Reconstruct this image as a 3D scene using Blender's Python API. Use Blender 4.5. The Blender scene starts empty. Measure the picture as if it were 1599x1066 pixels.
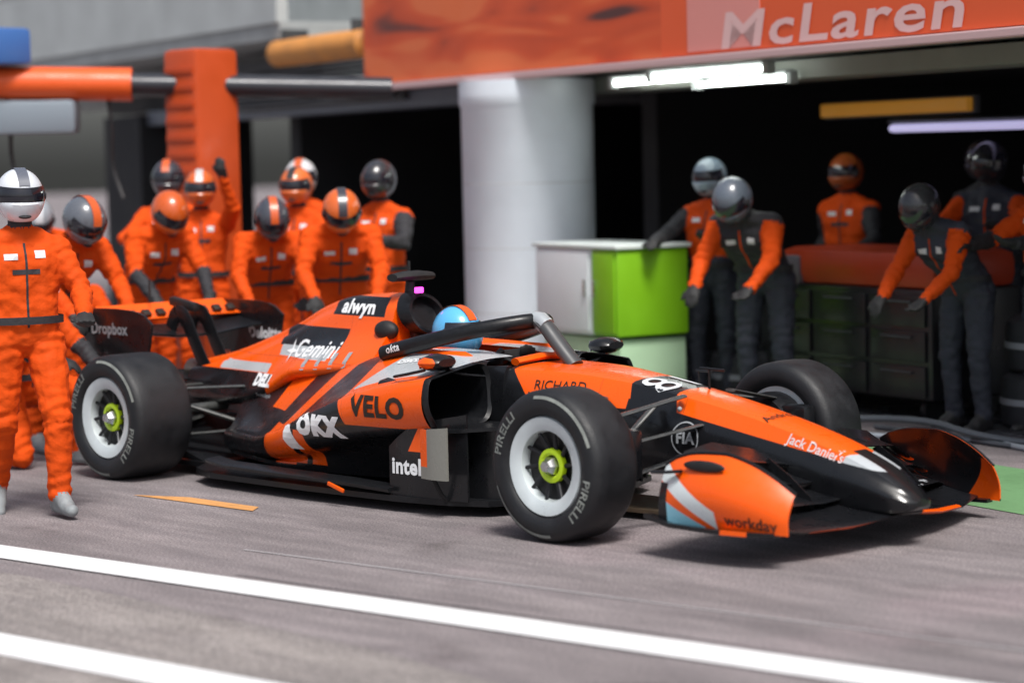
import bpy, bmesh, math, random
import numpy as np
from mathutils import Vector, Matrix, noise
from mathutils.bvhtree import BVHTree
random.seed(7)
S = bpy.context.scene
COL = S.collection
R = math.radians

# ------------------------------------------------------------------ camera
cam = bpy.data.cameras.new('camera'); camo = bpy.data.objects.new('camera', cam); COL.objects.link(camo)
CAMP = Vector((7.694, -8.535, 1.780)); YAW, PIT, ROL = 2.37729, -0.07707, -0.02381
fw = Vector((math.cos(PIT)*math.cos(YAW), math.cos(PIT)*math.sin(YAW), math.sin(PIT)))
rt = Vector((math.sin(YAW), -math.cos(YAW), 0)); up = rt.cross(fw)
r2 = math.cos(ROL)*rt + math.sin(ROL)*up; u2 = -math.sin(ROL)*rt + math.cos(ROL)*up
m = Matrix((r2, u2, -fw)).transposed().to_4x4(); m.translation = CAMP
camo.matrix_world = m
cam.sensor_width = 36; cam.lens = 3652.28/1599*36
cam.clip_start = .1; cam.clip_end = 800
cam.dof.use_dof = True; cam.dof.focus_distance = 12.0; cam.dof.aperture_fstop = 1.0
S.camera = camo

# ------------------------------------------------------------------ light
SUN_EL = R(60)          # high, soft, from ahead of the car
w = bpy.data.worlds.new('World'); S.world = w; w.use_nodes = True
nt = w.node_tree; bg = nt.nodes['Background']
sky = nt.nodes.new('ShaderNodeTexSky'); sky.sky_type = 'NISHITA'; sky.sun_disc = False
sky.sun_elevation = SUN_EL; sky.dust_density = 4; sky.air_density = 1.0; sky.ozone_density = 1.0
hs = nt.nodes.new('ShaderNodeHueSaturation'); hs.inputs['Saturation'].default_value = .62
nt.links.new(sky.outputs[0], hs.inputs['Color']); nt.links.new(hs.outputs[0], bg.inputs[0])
bg.inputs[1].default_value = .09
sd = Vector((.87*math.cos(SUN_EL), -.49*math.cos(SUN_EL), math.sin(SUN_EL)))   # direction to the sun
sky.sun_rotation = math.atan2(sd.x, sd.y)
sun = bpy.data.lights.new('sun', 'SUN'); suno = bpy.data.objects.new('sun', sun); COL.objects.link(suno)
sun.energy = 2.6; sun.angle = R(16); sun.color = (1, .97, .93)
suno.rotation_euler = sd.to_track_quat('Z', 'Y').to_euler()
S.view_settings.view_transform = 'Standard'; S.view_settings.look = 'None'
S.view_settings.gamma = 1; S.view_settings.use_curve_mapping = False
S.view_settings.exposure = .58

# ------------------------------------------------------------------ materials
MATS = {}
def mat(name, col, rough=.5, metal=0., coat=0., var=.0, vscale=8., bump=0., bscale=40., emit=None, estr=0., spec=.5):
    if name in MATS: return MATS[name]
    M = bpy.data.materials.new(name); M.use_nodes = True; n = M.node_tree.nodes; l = M.node_tree.links
    b = n['Principled BSDF']
    b.inputs['Base Color'].default_value = (*col, 1); b.inputs['Roughness'].default_value = rough
    b.inputs['Metallic'].default_value = metal; b.inputs['Coat Weight'].default_value = coat
    b.inputs['Coat Roughness'].default_value = .12; b.inputs['Specular IOR Level'].default_value = spec
    tc = n.new('ShaderNodeTexCoord')
    nz = n.new('ShaderNodeTexNoise'); nz.inputs['Scale'].default_value = vscale; nz.inputs['Detail'].default_value = 6
    l.new(tc.outputs['Object'], nz.inputs['Vector'])
    mr = n.new('ShaderNodeMapRange'); mr.inputs['From Min'].default_value = .3; mr.inputs['From Max'].default_value = .7
    mr.inputs['To Min'].default_value = max(0.02, rough-.08); mr.inputs['To Max'].default_value = min(1, rough+.1)
    l.new(nz.outputs['Fac'], mr.inputs['Value']); l.new(mr.outputs[0], b.inputs['Roughness'])
    if var:
        mx = n.new('ShaderNodeMix'); mx.data_type = 'RGBA'
        mx.inputs['A'].default_value = (*[c*(1-var) for c in col], 1); mx.inputs['B'].default_value = (*[min(1, c*(1+var)) for c in col], 1)
        mr2 = n.new('ShaderNodeMapRange'); mr2.inputs['From Min'].default_value = .3; mr2.inputs['From Max'].default_value = .7
        l.new(nz.outputs['Fac'], mr2.inputs['Value']); l.new(mr2.outputs[0], mx.inputs['Factor']); l.new(mx.outputs['Result'], b.inputs['Base Color'])
    if bump:
        n2 = n.new('ShaderNodeTexNoise'); n2.inputs['Scale'].default_value = bscale; n2.inputs['Detail'].default_value = 8
        l.new(tc.outputs['Object'], n2.inputs['Vector'])
        bp = n.new('ShaderNodeBump'); bp.inputs['Strength'].default_value = bump; bp.inputs['Distance'].default_value = .01
        l.new(n2.outputs['Fac'], bp.inputs['Height']); l.new(bp.outputs[0], b.inputs['Normal'])
    if emit:
        b.inputs['Emission Color'].default_value = (*emit, 1); b.inputs['Emission Strength'].default_value = estr
    MATS[name] = M
    return M

ORA = (.84, .10, .002); BLK = (.007, .0075, .009); SIL = (.42, .45, .47)
def seam(a, b, c, d, w=.0022): return (BLK, [(a, b, c, d+w), (-a, -b, -c, -d+w)])
def livery(name, base, layers, rough=.3, coat=.3):
    """car paint: base colour with flat painted areas, each an intersection of half-spaces a|..|b in car coordinates (y mirrored)"""
    M = mat(name, base, rough, 0, coat, 0, 14, spec=.35)
    n = M.node_tree.nodes; l = M.node_tree.links; b = n['Principled BSDF']
    tc = n.new('ShaderNodeTexCoord'); sp = n.new('ShaderNodeSeparateXYZ'); l.new(tc.outputs['Object'], sp.inputs[0])
    ab = n.new('ShaderNodeMath'); ab.operation = 'ABSOLUTE'; l.new(sp.outputs['Y'], ab.inputs[0])
    cb = n.new('ShaderNodeCombineXYZ'); l.new(sp.outputs['X'], cb.inputs[0]); l.new(ab.outputs[0], cb.inputs[1]); l.new(sp.outputs['Z'], cb.inputs[2])
    cur = None
    for col, planes in layers:
        acc = None
        for (a, bb, c, d) in planes:
            dt = n.new('ShaderNodeVectorMath'); dt.operation = 'DOT_PRODUCT'; dt.inputs[1].default_value = (a, bb, c); l.new(cb.outputs[0], dt.inputs[0])
            ma = n.new('ShaderNodeMath'); ma.operation = 'ADD'; ma.inputs[1].default_value = d; l.new(dt.outputs['Value'], ma.inputs[0])
            ms = n.new('ShaderNodeMath'); ms.operation = 'MULTIPLY'; ms.inputs[1].default_value = 300; ms.use_clamp = True; l.new(ma.outputs[0], ms.inputs[0])
            if acc is None: acc = ms
            else:
                mi = n.new('ShaderNodeMath'); mi.operation = 'MINIMUM'; l.new(acc.outputs[0], mi.inputs[0]); l.new(ms.outputs[0], mi.inputs[1]); acc = mi
        mx = n.new('ShaderNodeMix'); mx.data_type = 'RGBA'; mx.inputs['B'].default_value = (*col, 1)
        if cur is None: mx.inputs['A'].default_value = (*base, 1)
        else: l.new(cur.outputs['Result'], mx.inputs['A'])
        l.new(acc.outputs[0], mx.inputs['Factor']); cur = mx
    if cur: l.new(cur.outputs['Result'], b.inputs['Base Color'])
    return M

carbon = mat('carbon black', BLK, .38, 0, .12, .25, 60, spec=.3)
matblk = mat('matt black', (.01, .01, .011), .6, 0, 0, .2, 30)
papaya = mat('papaya paint', ORA, .36, 0, .16, .04, 6, spec=.35)
silver = mat('silver paint', SIL, .35, .3, .3, .06, 8)
white_print = mat('white print', (.78, .8, .82), .5, 0, 0, .04, 30)
black_print = mat('black print', (.02, .012, .008), .5, 0, 0, .05, 30)
grey_print = mat('grey print', (.3, .32, .34), .5, 0, 0, .05, 30)
rubber = mat('tyre rubber', (.0075, .0083, .0105), .55, 0, 0, .3, 12, .15, 120)
chrome = mat('wheel nut metal', (.55, .55, .56), .25, 1.)

# ------------------------------------------------------------------ object helpers
def tag(o, label=None, cat=None, group=None, kind=None):
    if label: o['label'] = label
    if cat: o['category'] = cat
    if group: o['group'] = group
    if kind: o['kind'] = kind
    return o
def empty(name, loc=(0, 0, 0), rz=0., label=None, cat=None, group=None):
    o = bpy.data.objects.new(name, None); COL.objects.link(o); o.location = loc; o.rotation_euler = (0, 0, rz); o.empty_display_size = .2
    return tag(o, label, cat, group)
def link(name, me, parent=None):
    o = bpy.data.objects.new(name, me); COL.objects.link(o)
    if parent: o.parent = parent
    return o
def mesh(name, V, F, m, parent=None, smooth=True, sharp=40):
    me = bpy.data.meshes.new(name); me.from_pydata([tuple(v) for v in V], [], [tuple(f) for f in F])
    ms = m if isinstance(m, (list, tuple)) else [m]
    for x in ms: me.materials.append(x)
    bm = bmesh.new(); bm.from_mesh(me); bmesh.ops.recalc_face_normals(bm, faces=bm.faces); bm.to_mesh(me); bm.free()
    if smooth:
        me.shade_smooth(); me.set_sharp_from_angle(angle=R(sharp))
    return link(name, me, parent)
class MB:
    def __init__(s): s.V = []; s.F = []
    def add(s, V, F):
        o = len(s.V); s.V += [tuple(v) for v in V]; s.F += [tuple(i+o for i in f) for f in F]; return s
    def box(s, c, d, bev=.0, rot=None):
        bm = bmesh.new(); bmesh.ops.create_cube(bm, size=1)
        for v in bm.verts: v.co = Vector((v.co.x*d[0], v.co.y*d[1], v.co.z*d[2]))
        if bev: bmesh.ops.bevel(bm, geom=bm.edges[:], offset=bev, segments=2, profile=.6, affect='EDGES')
        if rot is not None: bmesh.ops.rotate(bm, verts=bm.verts, cent=(0, 0, 0), matrix=rot)
        bmesh.ops.translate(bm, verts=bm.verts, vec=c)
        bm.verts.index_update()
        s.add([v.co[:] for v in bm.verts], [[v.index for v in f.verts] for f in bm.faces]); bm.free(); return s
    def tube(s, pts, rad, seg=10, flat=None, upv=(0, 0, 1), closed=False):
        """sweep an ellipse (rad = number or list of (across, vertical)) along pts"""
        pts = [Vector(p) for p in pts]; n = len(pts); V = []; F = []
        for i, p in enumerate(pts):
            a = pts[(i-1) % n] if (i or closed) else pts[0]; b = pts[(i+1) % n] if (i < n-1 or closed) else pts[-1]
            t = (b-a).normalized(); sx = t.cross(Vector(upv))
            if sx.length < 1e-4: sx = t.cross(Vector((1, 0, 0)))
            sx.normalize(); sy = sx.cross(t).normalized()
            r = rad[i] if isinstance(rad, list) else rad
            ra, rb = r if isinstance(r, tuple) else (r, r)
            for k in range(seg):
                th = 2*math.pi*k/seg
                V.append(p + sx*ra*math.cos(th) + sy*rb*math.sin(th))
        m_ = n if closed else n-1
        for i in range(m_):
            for k in range(seg):
                j = (i+1) % n
                F.append((i*seg+k, i*seg+(k+1) % seg, j*seg+(k+1) % seg, j*seg+k))
        if not closed:
            F.append(tuple(range(seg))[::-1]); F.append(tuple((n-1)*seg+k for k in range(seg)))
        return s.add(V, F)
    def lathe(s, prof, seg=64, axis='y', c=(0, 0, 0), closed=True):
        """prof: (along axis, radius) list; closed loop"""
        V = []; F = []; n = len(prof)
        for (a, r) in prof:
            for k in range(seg):
                th = 2*math.pi*k/seg; q = (r*math.cos(th), r*math.sin(th))
                v = {'y': (q[0], a, q[1]), 'z': (q[0], q[1], a), 'x': (a, q[0], q[1])}[axis]
                V.append((v[0]+c[0], v[1]+c[1], v[2]+c[2]))
        for i in range(n if closed else n-1):
            j = (i+1) % n
            for k in range(seg): F.append((i*seg+k, i*seg+(k+1) % seg, j*seg+(k+1) % seg, j*seg+k))
        return s.add(V, F)
    def ell(s, c, r, seg=24, rings=14):
        V = []; F = []
        for i in range(rings+1):
            ph = math.pi*i/rings
            for k in range(seg):
                th = 2*math.pi*k/seg
                V.append((c[0]+r[0]*math.sin(ph)*math.cos(th), c[1]+r[1]*math.sin(ph)*math.sin(th), c[2]+r[2]*math.cos(ph)))
        for i in range(rings):
            for k in range(seg): F.append((i*seg+k, i*seg+(k+1) % seg, (i+1)*seg+(k+1) % seg, (i+1)*seg+k))
        return s.add(V, F)
    def prism(s, poly, y0, y1, f=None):
        """extrude an (x, z) polygon between y0 and y1"""
        n = len(poly); V = [(p[0], y0, p[1]) for p in poly] + [(p[0], y1, p[1]) for p in poly]
        F = [tuple(range(n)), tuple(range(2*n-1, n-1, -1))] + [(i, (i+1) % n, n+(i+1) % n, n+i) for i in range(n)]
        if f: V = [f(v) for v in V]
        return s.add(V, F)
    def mir(s):
        V = [(x, -y, z) for x, y, z in s.V]; F = [f[::-1] for f in s.F]; r = MB(); r.V = V; r.F = F; return r
    def map(s, f): s.V = [tuple(f(v)) for v in s.V]; return s
    def weld(s, d=1e-5):
        bm = bmesh.new(); vs = [bm.verts.new(v) for v in s.V]
        for f in s.F:
            try: bm.faces.new([vs[i] for i in f])
            except ValueError: pass
        bmesh.ops.remove_doubles(bm, verts=bm.verts, dist=d); bm.verts.index_update()
        s.V = [v.co[:] for v in bm.verts]; s.F = [[v.index for v in f.verts] for f in bm.faces]; bm.free(); return s
    def build(s, name, m, parent=None, smooth=True, sharp=40, **k):
        s.weld(); o = mesh(name, s.V, s.F, m, parent, smooth, sharp)
        return tag(o, **k) if k else o
def pchip(xs, ys, x):
    """monotone cubic interpolation"""
    xs = np.array(xs, float); ys = np.array(ys, float)
    if xs[0] > xs[-1]: xs = xs[::-1]; ys = ys[::-1]
    h = np.diff(xs); d = np.diff(ys)/h; mm = np.zeros(len(xs)); mm[0] = d[0]; mm[-1] = d[-1]
    for i in range(1, len(xs)-1):
        if d[i-1]*d[i] > 0: mm[i] = 2*d[i-1]*d[i]/(d[i-1]+d[i])
    x = np.clip(x, xs[0], xs[-1]); i = min(max(int(np.searchsorted(xs, x))-1, 0), len(h)-1)
    t = (x-xs[i])/h[i]
    return float((1+2*t)*(1-t)**2*ys[i] + t*(1-t)**2*h[i]*mm[i] + t*t*(3-2*t)*ys[i+1] + t*t*(t-1)*h[i]*mm[i+1])
def chaikin(P, it=2):
    for _ in range(it):
        Q = [P[0]]
        for a, b in zip(P[:-1], P[1:]):
            Q.append(tuple(.75*p+.25*q for p, q in zip(a, b))); Q.append(tuple(.25*p+.75*q for p, q in zip(a, b)))
        Q.append(P[-1]); P = Q
    return P
def table_loft(tab, nsec, conv, it=2, cap=(True, True)):
    """tab rows: (x, numbers...); conv(numbers) -> half section [(y,z)...] bottom to top; returns mirrored closed skin"""
    xs = [r[0] for r in tab]; cols = list(zip(*[r[1:] for r in tab])); mb = MB(); V = []; n = None
    for k in range(nsec+1):
        x = xs[0] + (xs[-1]-xs[0])*k/nsec
        half = chaikin(conv([pchip(xs, c, x) for c in cols]), it)
        ring = [(x, y, z) for y, z in half] + [(x, -y, z) for y, z in half[::-1]]
        n = len(ring); V += ring
    F = [(i*n+j, i*n+(j+1) % n, (i+1)*n+(j+1) % n, (i+1)*n+j) for i in range(nsec) for j in range(n)]
    if cap[0]: F.append(tuple(range(n)))
    if cap[1]: F.append(tuple(nsec*n+j for j in range(n)))
    return mb.add(V, F)
def airfoil(chord, thick, camber, n=9):
    """closed (x, z) outline, leading edge at x=0 pointing +x, trailing edge at -chord, cambered for downforce"""
    up_, lo = [], []
    for i in range(n+1):
        t = (i/n)**1.5; th = thick*(2.2*math.sqrt(t)*(1-t)+.05*(1-t)); cz = camber*t*t
        up_.append((-chord*t, cz+th*.35)); lo.append((-chord*t, cz-th*.65))
    return up_ + lo[:0:-1]
def wing_span(st, n=9):
    """st: (y, x_le, z_le, chord, thick, camber)"""
    V = []; m_ = None
    for (y, x, z, c, t, cam_) in st:
        P = airfoil(c, t, cam_, n); m_ = len(P); V += [(x+p[0], y, z+p[1]) for p in P]
    F = [(i*m_+j, i*m_+(j+1) % m_, (i+1)*m_+(j+1) % m_, (i+1)*m_+j) for i in range(len(st)-1) for j in range(m_)]
    F += [tuple(range(m_)), tuple((len(st)-1)*m_+j for j in range(m_))]
    return MB().add(V, F)
def smooth_path(P, it=3): return [Vector(p) for p in chaikin([tuple(p) for p in P], it)]

def bvh_of(objs):
    V = []; F = []
    for o in objs:
        me = o.data; b = len(V); mw = o.matrix_basis if o.parent is None else o.parent.matrix_basis @ o.matrix_basis
        V += [mw @ v.co for v in me.vertices]; F += [tuple(i+b for i in p.vertices) for p in me.polygons]
    return BVHTree.FromPolygons(V, F)
def text_mesh(body, size, bold=.0, align='CENTER', italic=0.):
    cu = bpy.data.curves.new('t', 'FONT'); cu.body = body; cu.size = size; cu.align_x = align; cu.align_y = 'CENTER'
    cu.offset = bold; cu.space_character = 1 + bold*14; cu.resolution_u = 3; cu.shear = italic
    to = bpy.data.objects.new('t', cu); COL.objects.link(to)
    me = bpy.data.meshes.new_from_object(to.evaluated_get(bpy.context.evaluated_depsgraph_get()))
    bpy.data.objects.remove(to); bpy.data.curves.remove(cu)
    V = [v.co.copy() for v in me.vertices]; F = [tuple(p.vertices) for p in me.polygons]; bpy.data.meshes.remove(me)
    return V, F
def decal(V, F, origin, u, v, m, parent, name='lettering', bvh=None, off=.004, cut=.03, stretch=1.):
    """lay flat print (V,F in a text plane) on the surface under it"""
    bm = bmesh.new(); vs = [bm.verts.new(q) for q in V]
    for f in F:
        try: bm.faces.new([vs[i] for i in f])
        except ValueError: pass
    if bvh and cut:
        xs = [q[0] for q in V]; ys = [q[1] for q in V]
        for ax, lo, hi in ((0, min(xs), max(xs)), (1, min(ys), max(ys))):
            t = lo+cut
            while t < hi:
                co = (t, 0, 0) if ax == 0 else (0, t, 0); no = (1, 0, 0) if ax == 0 else (0, 1, 0)
                bmesh.ops.bisect_plane(bm, geom=bm.verts[:]+bm.edges[:]+bm.faces[:], plane_co=co, plane_no=no); t += cut
    u = Vector(u).normalized(); v = Vector(v); v = (v-u*v.dot(u)).normalized(); n = u.cross(v); o = Vector(origin)
    par = parent.matrix_basis.inverted() if parent and parent.parent is None else Matrix()
    miss = []
    for q in bm.verts:
        p = o + u*q.co.x*stretch + v*q.co.y
        if bvh:
            h, hn, _, _ = bvh.ray_cast(p+n*.35, -n, 1.9)
            if h is None: miss.append(q); continue
            p = h + n*off
        q.co = par @ p
    bmesh.ops.delete(bm, geom=miss, context='VERTS')
    me = bpy.data.meshes.new(name); bm.to_mesh(me); bm.free(); me.materials.append(m)
    return link(name, me, parent)
def write(body, size, origin, u, v, m, parent, bvh=None, bold=0., off=.004, name='lettering', stretch=1., align='CENTER', italic=0., cut=.03):
    V, F = text_mesh(body, size, bold, align, italic)
    return decal(V, F, origin, u, v, m, parent, name, bvh, off, cut, stretch)

# ------------------------------------------------------------------ ground
LANE = R(5.9)                             # direction of the painted lane lines
def asphalt(name, col, pink):
    M = bpy.data.materials.new(name); M.use_nodes = True; n = M.node_tree.nodes; l = M.node_tree.links; b = n['Principled BSDF']
    tc = n.new('ShaderNodeTexCoord'); mp = n.new('ShaderNodeMapping'); mp.inputs['Rotation'].default_value = (0, 0, -LANE); mp.inputs['Scale'].default_value = (.35, 1.6, 1)
    l.new(tc.outputs['Object'], mp.inputs[0])
    def noise_(scale, det, vec): 
        q = n.new('ShaderNodeTexNoise'); q.inputs['Scale'].default_value = scale; q.inputs['Detail'].default_value = det; l.new(vec, q.inputs['Vector']); return q
    a = noise_(1.1, 5, mp.outputs[0]); c = noise_(95, 5, tc.outputs['Object']); d = noise_(.55, 3, tc.outputs['Object']); e = noise_(6, 8, mp.outputs[0])
    def ramp(src, p0, p1, c0, c1):
        r_ = n.new('ShaderNodeValToRGB'); r_.color_ramp.elements[0].position = p0; r_.color_ramp.elements[1].position = p1
        r_.color_ramp.elements[0].color = (*c0, 1); r_.color_ramp.elements[1].color = (*c1, 1); l.new(src, r_.inputs[0]); return r_
    def mixc(f, A, B, mode='MIX', fac=1.):
        x = n.new('ShaderNodeMix'); x.data_type = 'RGBA'; x.blend_type = mode
        if f is not None: l.new(f, x.inputs['Factor'])
        else: x.inputs['Factor'].default_value = fac
        l.new(A, x.inputs['A']); l.new(B, x.inputs['B']); return x.outputs['Result']
    k1 = ramp(a.outputs['Fac'], .35, .68, [v*.78 for v in col], [v*1.12 for v in col])
    pk = ramp(d.outputs['Fac'], .56, .68, (0, 0, 0), (.5, .5, .5)); pc = n.new('ShaderNodeRGB'); pc.outputs[0].default_value = (*pink, 1)
    k2 = mixc(pk.outputs[0], k1.outputs[0], pc.outputs[0])
    g = ramp(c.outputs['Fac'], .36, .64, (.58, .58, .58), (1.28, 1.28, 1.28)); k3 = mixc(None, k2, g.outputs[0], 'MULTIPLY')
    g2 = ramp(e.outputs['Fac'], .4, .66, (.82, .82, .83), (1.05, 1.05, 1.05)); k4 = mixc(None, k3, g2.outputs[0], 'MULTIPLY')
    mp2 = n.new('ShaderNodeMapping'); mp2.inputs['Rotation'].default_value = (0, 0, -LANE+R(3)); mp2.inputs['Scale'].default_value = (.12, 2.4, 1); l.new(tc.outputs['Object'], mp2.inputs[0])
    st = noise_(1.7, 4, mp2.outputs[0]); g3 = ramp(st.outputs['Fac'], .36, .52, (.86, .86, .87), (1, 1, 1)); k4 = mixc(None, k4, g3.outputs[0], 'MULTIPLY')
    so = noise_(1.6, 6, tc.outputs['Object']); g4 = ramp(so.outputs['Fac'], .30, .40, (.72, .71, .71), (1, 1, 1)); k4 = mixc(None, k4, g4.outputs[0], 'MULTIPLY')
    vo = n.new('ShaderNodeTexVoronoi'); vo.inputs['Scale'].default_value = 70; l.new(tc.outputs['Object'], vo.inputs['Vector']); g5 = ramp(vo.outputs['Distance'], .12, .5, (1.18, 1.17, 1.15), (.93, .93, .93)); k4 = mixc(None, k4, g5.outputs[0], 'MULTIPLY')
    l.new(k4, b.inputs['Base Color']); b.inputs['Roughness'].default_value = .85; b.inputs['Specular IOR Level'].default_value = .3
    bp = n.new('ShaderNodeBump'); bp.inputs['Strength'].default_value = .5; bp.inputs['Distance'].default_value = .004
    l.new(c.outputs['Fac'], bp.inputs['Height']); l.new(bp.outputs[0], b.inputs['Normal'])
    return M
asph = asphalt('worn asphalt', (.255, .226, .230), (.36, .29, .305))
asph2 = asphalt('newer asphalt', (.285, .258, .246), (.28, .25, .24))
def sheet(name, poly, z, m, kind='structure'):
    return tag(mesh(name, [(x, y, z) for x, y in poly], [tuple(range(len(poly)))], m, None, False), kind=kind)
sheet('pit_lane', [(-150, -150), (150, -150), (150, 150), (-150, 150)], 0, asph)
lu = Vector((math.cos(LANE), math.sin(LANE))); lv = Vector((-lu.y, lu.x))
def lane(p, s0, s1, w0):
    p = Vector(p); return [tuple(p+lu*s0-lv*w0/2), tuple(p+lu*s1-lv*w0/2), tuple(p+lu*s1+lv*w0/2), tuple(p+lu*s0+lv*w0/2)]
def paint_mat(name, col, wear):
    M = mat(name, col, .6, 0, 0, .05, 3, .2, 200); n = M.node_tree.nodes; l = M.node_tree.links; b = n['Principled BSDF']
    tc = n.new('ShaderNodeTexCoord'); q = n.new('ShaderNodeTexNoise'); q.inputs['Scale'].default_value = 26; q.inputs['Detail'].default_value = 10; q.inputs['Roughness'].default_value = .7
    mp = n.new('ShaderNodeMapping'); mp.inputs['Scale'].default_value = (.4, 1.5, 1); l.new(tc.outputs['Object'], mp.inputs[0]); l.new(mp.outputs[0], q.inputs['Vector'])
    r_ = n.new('ShaderNodeValToRGB'); r_.color_ramp.elements[0].position = wear; r_.color_ramp.elements[1].position = wear+.1
    l.new(q.outputs['Fac'], r_.inputs[0]); x = n.new('ShaderNodeMix'); x.data_type = 'RGBA'; x.inputs['A'].default_value = (col[0]*.62, col[1]*.62, col[2]*.62, 1)
    l.new(r_.outputs[0], x.inputs['Factor']); src = b.inputs['Base Color'].links[0].from_socket; l.new(src, x.inputs['B']); l.new(x.outputs['Result'], b.inputs['Base Color'])
    return M
line_paint = paint_mat('white road paint', (.76, .77, .78), .31)
sheet('resurfaced_strip', [(-3.6, -3.42), (-1.2, -3.02), (1.2, -3.05), (3.4, -3.32), (5.5, -3.5), (8, -4.4), (-3.6, -4.6)], .004, asph2)
sheet('lane_line', lane((-.3, -2.585), -14, 14, .235), .008, line_paint)
sheet('lane_line', lane((.05, -3.905), -10, 10, .25), .008, line_paint)
sheet('box_marking', [(-2.95, -1.24), (-2.62, -1.10), (-2.02, -1.09), (-1.93, -1.2), (-2.5, -1.22)], .004, paint_mat('orange road paint', (.62, .30, .10), .36))

# ------------------------------------------------------------------ pit building (local x along the facade, local y into the garage)
BLD = empty('garage_building', (-6.35, 5.15, 0), R(-14.5), 'long pit garage with dark open bays, a round white column and an orange banner', 'building')
BM = BLD.matrix_basis = Matrix.Translation((-6.35, 5.15, 0)) @ Matrix.Rotation(R(-14.5), 4, 'Z')
conc = mat('pale concrete', (.36, .38, .38), .8, 0, 0, .12, 3, .2, 60)
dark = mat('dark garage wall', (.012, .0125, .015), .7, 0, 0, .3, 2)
dgrey = mat('dark grey metal', (.06, .065, .07), .5, .2, 0, .2, 6)
white_col = mat('white column paint', (.70, .77, .84), .45, 0, .1, .05, 3)
olive = mat('grey green soffit', (.24, .25, .22), .7, 0, 0, .1, 3)
def bx(name, c, d, m, bev=.01, parent=BLD, **k): return MB().box(c, d, bev).build(name, m, parent, smooth=False, **k)
MB().lathe([(0, .56), (.18, .56), (.2, .52), (2.20, .52), (2.22, .535), (2.30, .535), (2.40, .535), (2.40, .01), (0, .01)], 64, 'z', (1.0, -.56, 0)).build('column', white_col, BLD)
for k in range(3): MB().lathe([(.6+k*.5, .5205), (.604+k*.5, .5212), (.608+k*.5, .5205)], 64, 'z', (1.0, -.56, 0), False).build('column_joint', mat('joint grey', (.5, .53, .55), .6), BLD)
bx('lintel', (4.6, .2, 2.36), (9.0, .5, .13), olive); bx('lintel', (-4.6, .1, 2.36), (8.0, .4, .16), mat('blue grey steel', (.16, .18, .22), .4, .3))
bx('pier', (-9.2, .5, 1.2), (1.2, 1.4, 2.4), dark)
bx('pier', (10.0, 1.5, 1.2), (1.2, 1.4, 2.4), conc)
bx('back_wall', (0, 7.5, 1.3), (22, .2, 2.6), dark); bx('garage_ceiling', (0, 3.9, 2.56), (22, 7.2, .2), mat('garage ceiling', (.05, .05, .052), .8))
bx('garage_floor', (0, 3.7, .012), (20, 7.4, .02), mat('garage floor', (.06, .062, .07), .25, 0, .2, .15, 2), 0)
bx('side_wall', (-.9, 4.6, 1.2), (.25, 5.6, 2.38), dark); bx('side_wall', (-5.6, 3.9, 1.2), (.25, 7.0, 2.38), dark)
bx('soffit', (3.4, -.15, 2.50), (13.2, 1.3, .10), conc, .01)
bx('upper_wall', (-2, .9, 5.2), (30, .4, 5.2), conc)
bx('balcony_slab', (-8.6, .2, 3.05), (10.6, 1.9, .16), conc)
bx('balcony_parapet', (-8.6, -.72, 3.5), (10.6, .12, .76), mat('pale parapet', (.46, .49, .49), .7, 0, 0, .1, 2))
# louvre band left of the banner
bx('louvre_frame', (-3.9, -.12, 2.6), (3.9, .06, .5), dgrey)
for k in range(9): MB().box((-3.9, -.2, 2.40+k*.05), (3.8, .09, .012), .002, Matrix.Rotation(R(28), 3, 'X')).build('slat', mat('slat metal', (.22, .24, .26), .4, .6), BLD, smooth=False)
# banner fascia: board with a printed camouflage
def banner_mat():
    M = mat('banner print', ORA, .45, 0, 0, 0, 3); n = M.node_tree.nodes; l = M.node_tree.links; b = n['Principled BSDF']
    tc = n.new('ShaderNodeTexCoord'); mp = n.new('ShaderNodeMapping'); mp.inputs['Scale'].default_value = (.5, 1, 2.6); mp.inputs['Rotation'].default_value = (0, R(18), 0); l.new(tc.outputs['Object'], mp.inputs[0])
    vo = n.new('ShaderNodeTexNoise'); vo.inputs['Scale'].default_value = 1.3; vo.inputs['Detail'].default_value = 1.2; vo.inputs['Distortion'].default_value = .8; l.new(mp.outputs[0], vo.inputs['Vector'])
    r_ = n.new('ShaderNodeValToRGB'); e = r_.color_ramp.elements
    e[0].position = .30; e[0].color = (.10, .035, .03, 1); e[1].position = .38; e[1].color = (.58, .075, .02, 1)
    for p, c in ((.50, (.72, .10, .025)), (.58, (.80, .17, .05))): q = e.new(p); q.color = (*c, 1)
    l.new(vo.outputs['Fac'], r_.inputs[0]); xs = n.new('ShaderNodeSeparateXYZ'); l.new(tc.outputs['Object'], xs.inputs[0])
    g = n.new('ShaderNodeMath'); g.operation = 'GREATER_THAN'; g.inputs[1].default_value = 3.4; l.new(xs.outputs[0], g.inputs[0])
    x = n.new('ShaderNodeMix'); x.data_type = 'RGBA'; x.inputs['B'].default_value = (.80, .115, .03, 1); l.new(r_.outputs[0], x.inputs['A']); l.new(g.outputs[0], x.inputs['Factor']); l.new(x.outputs['Result'], b.inputs['Base Color'])
    return M
ban = bx('banner_fascia', (4.55, -.82, 2.86), (11.7, .07, .80), banner_mat(), .008)
bx('fascia_trim', (4.55, -.84, 2.425), (11.7, .12, .055), mat('pink white trim', (.62, .42, .42), .5), .01)
bx('banner_square', (4.15, -.858, 2.83), (.84, .004, .70), mat('pink print', (.78, .30, .26), .5), 0)
V, F = text_mesh('McLaren', .33, .006, 'LEFT', .12)
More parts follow.
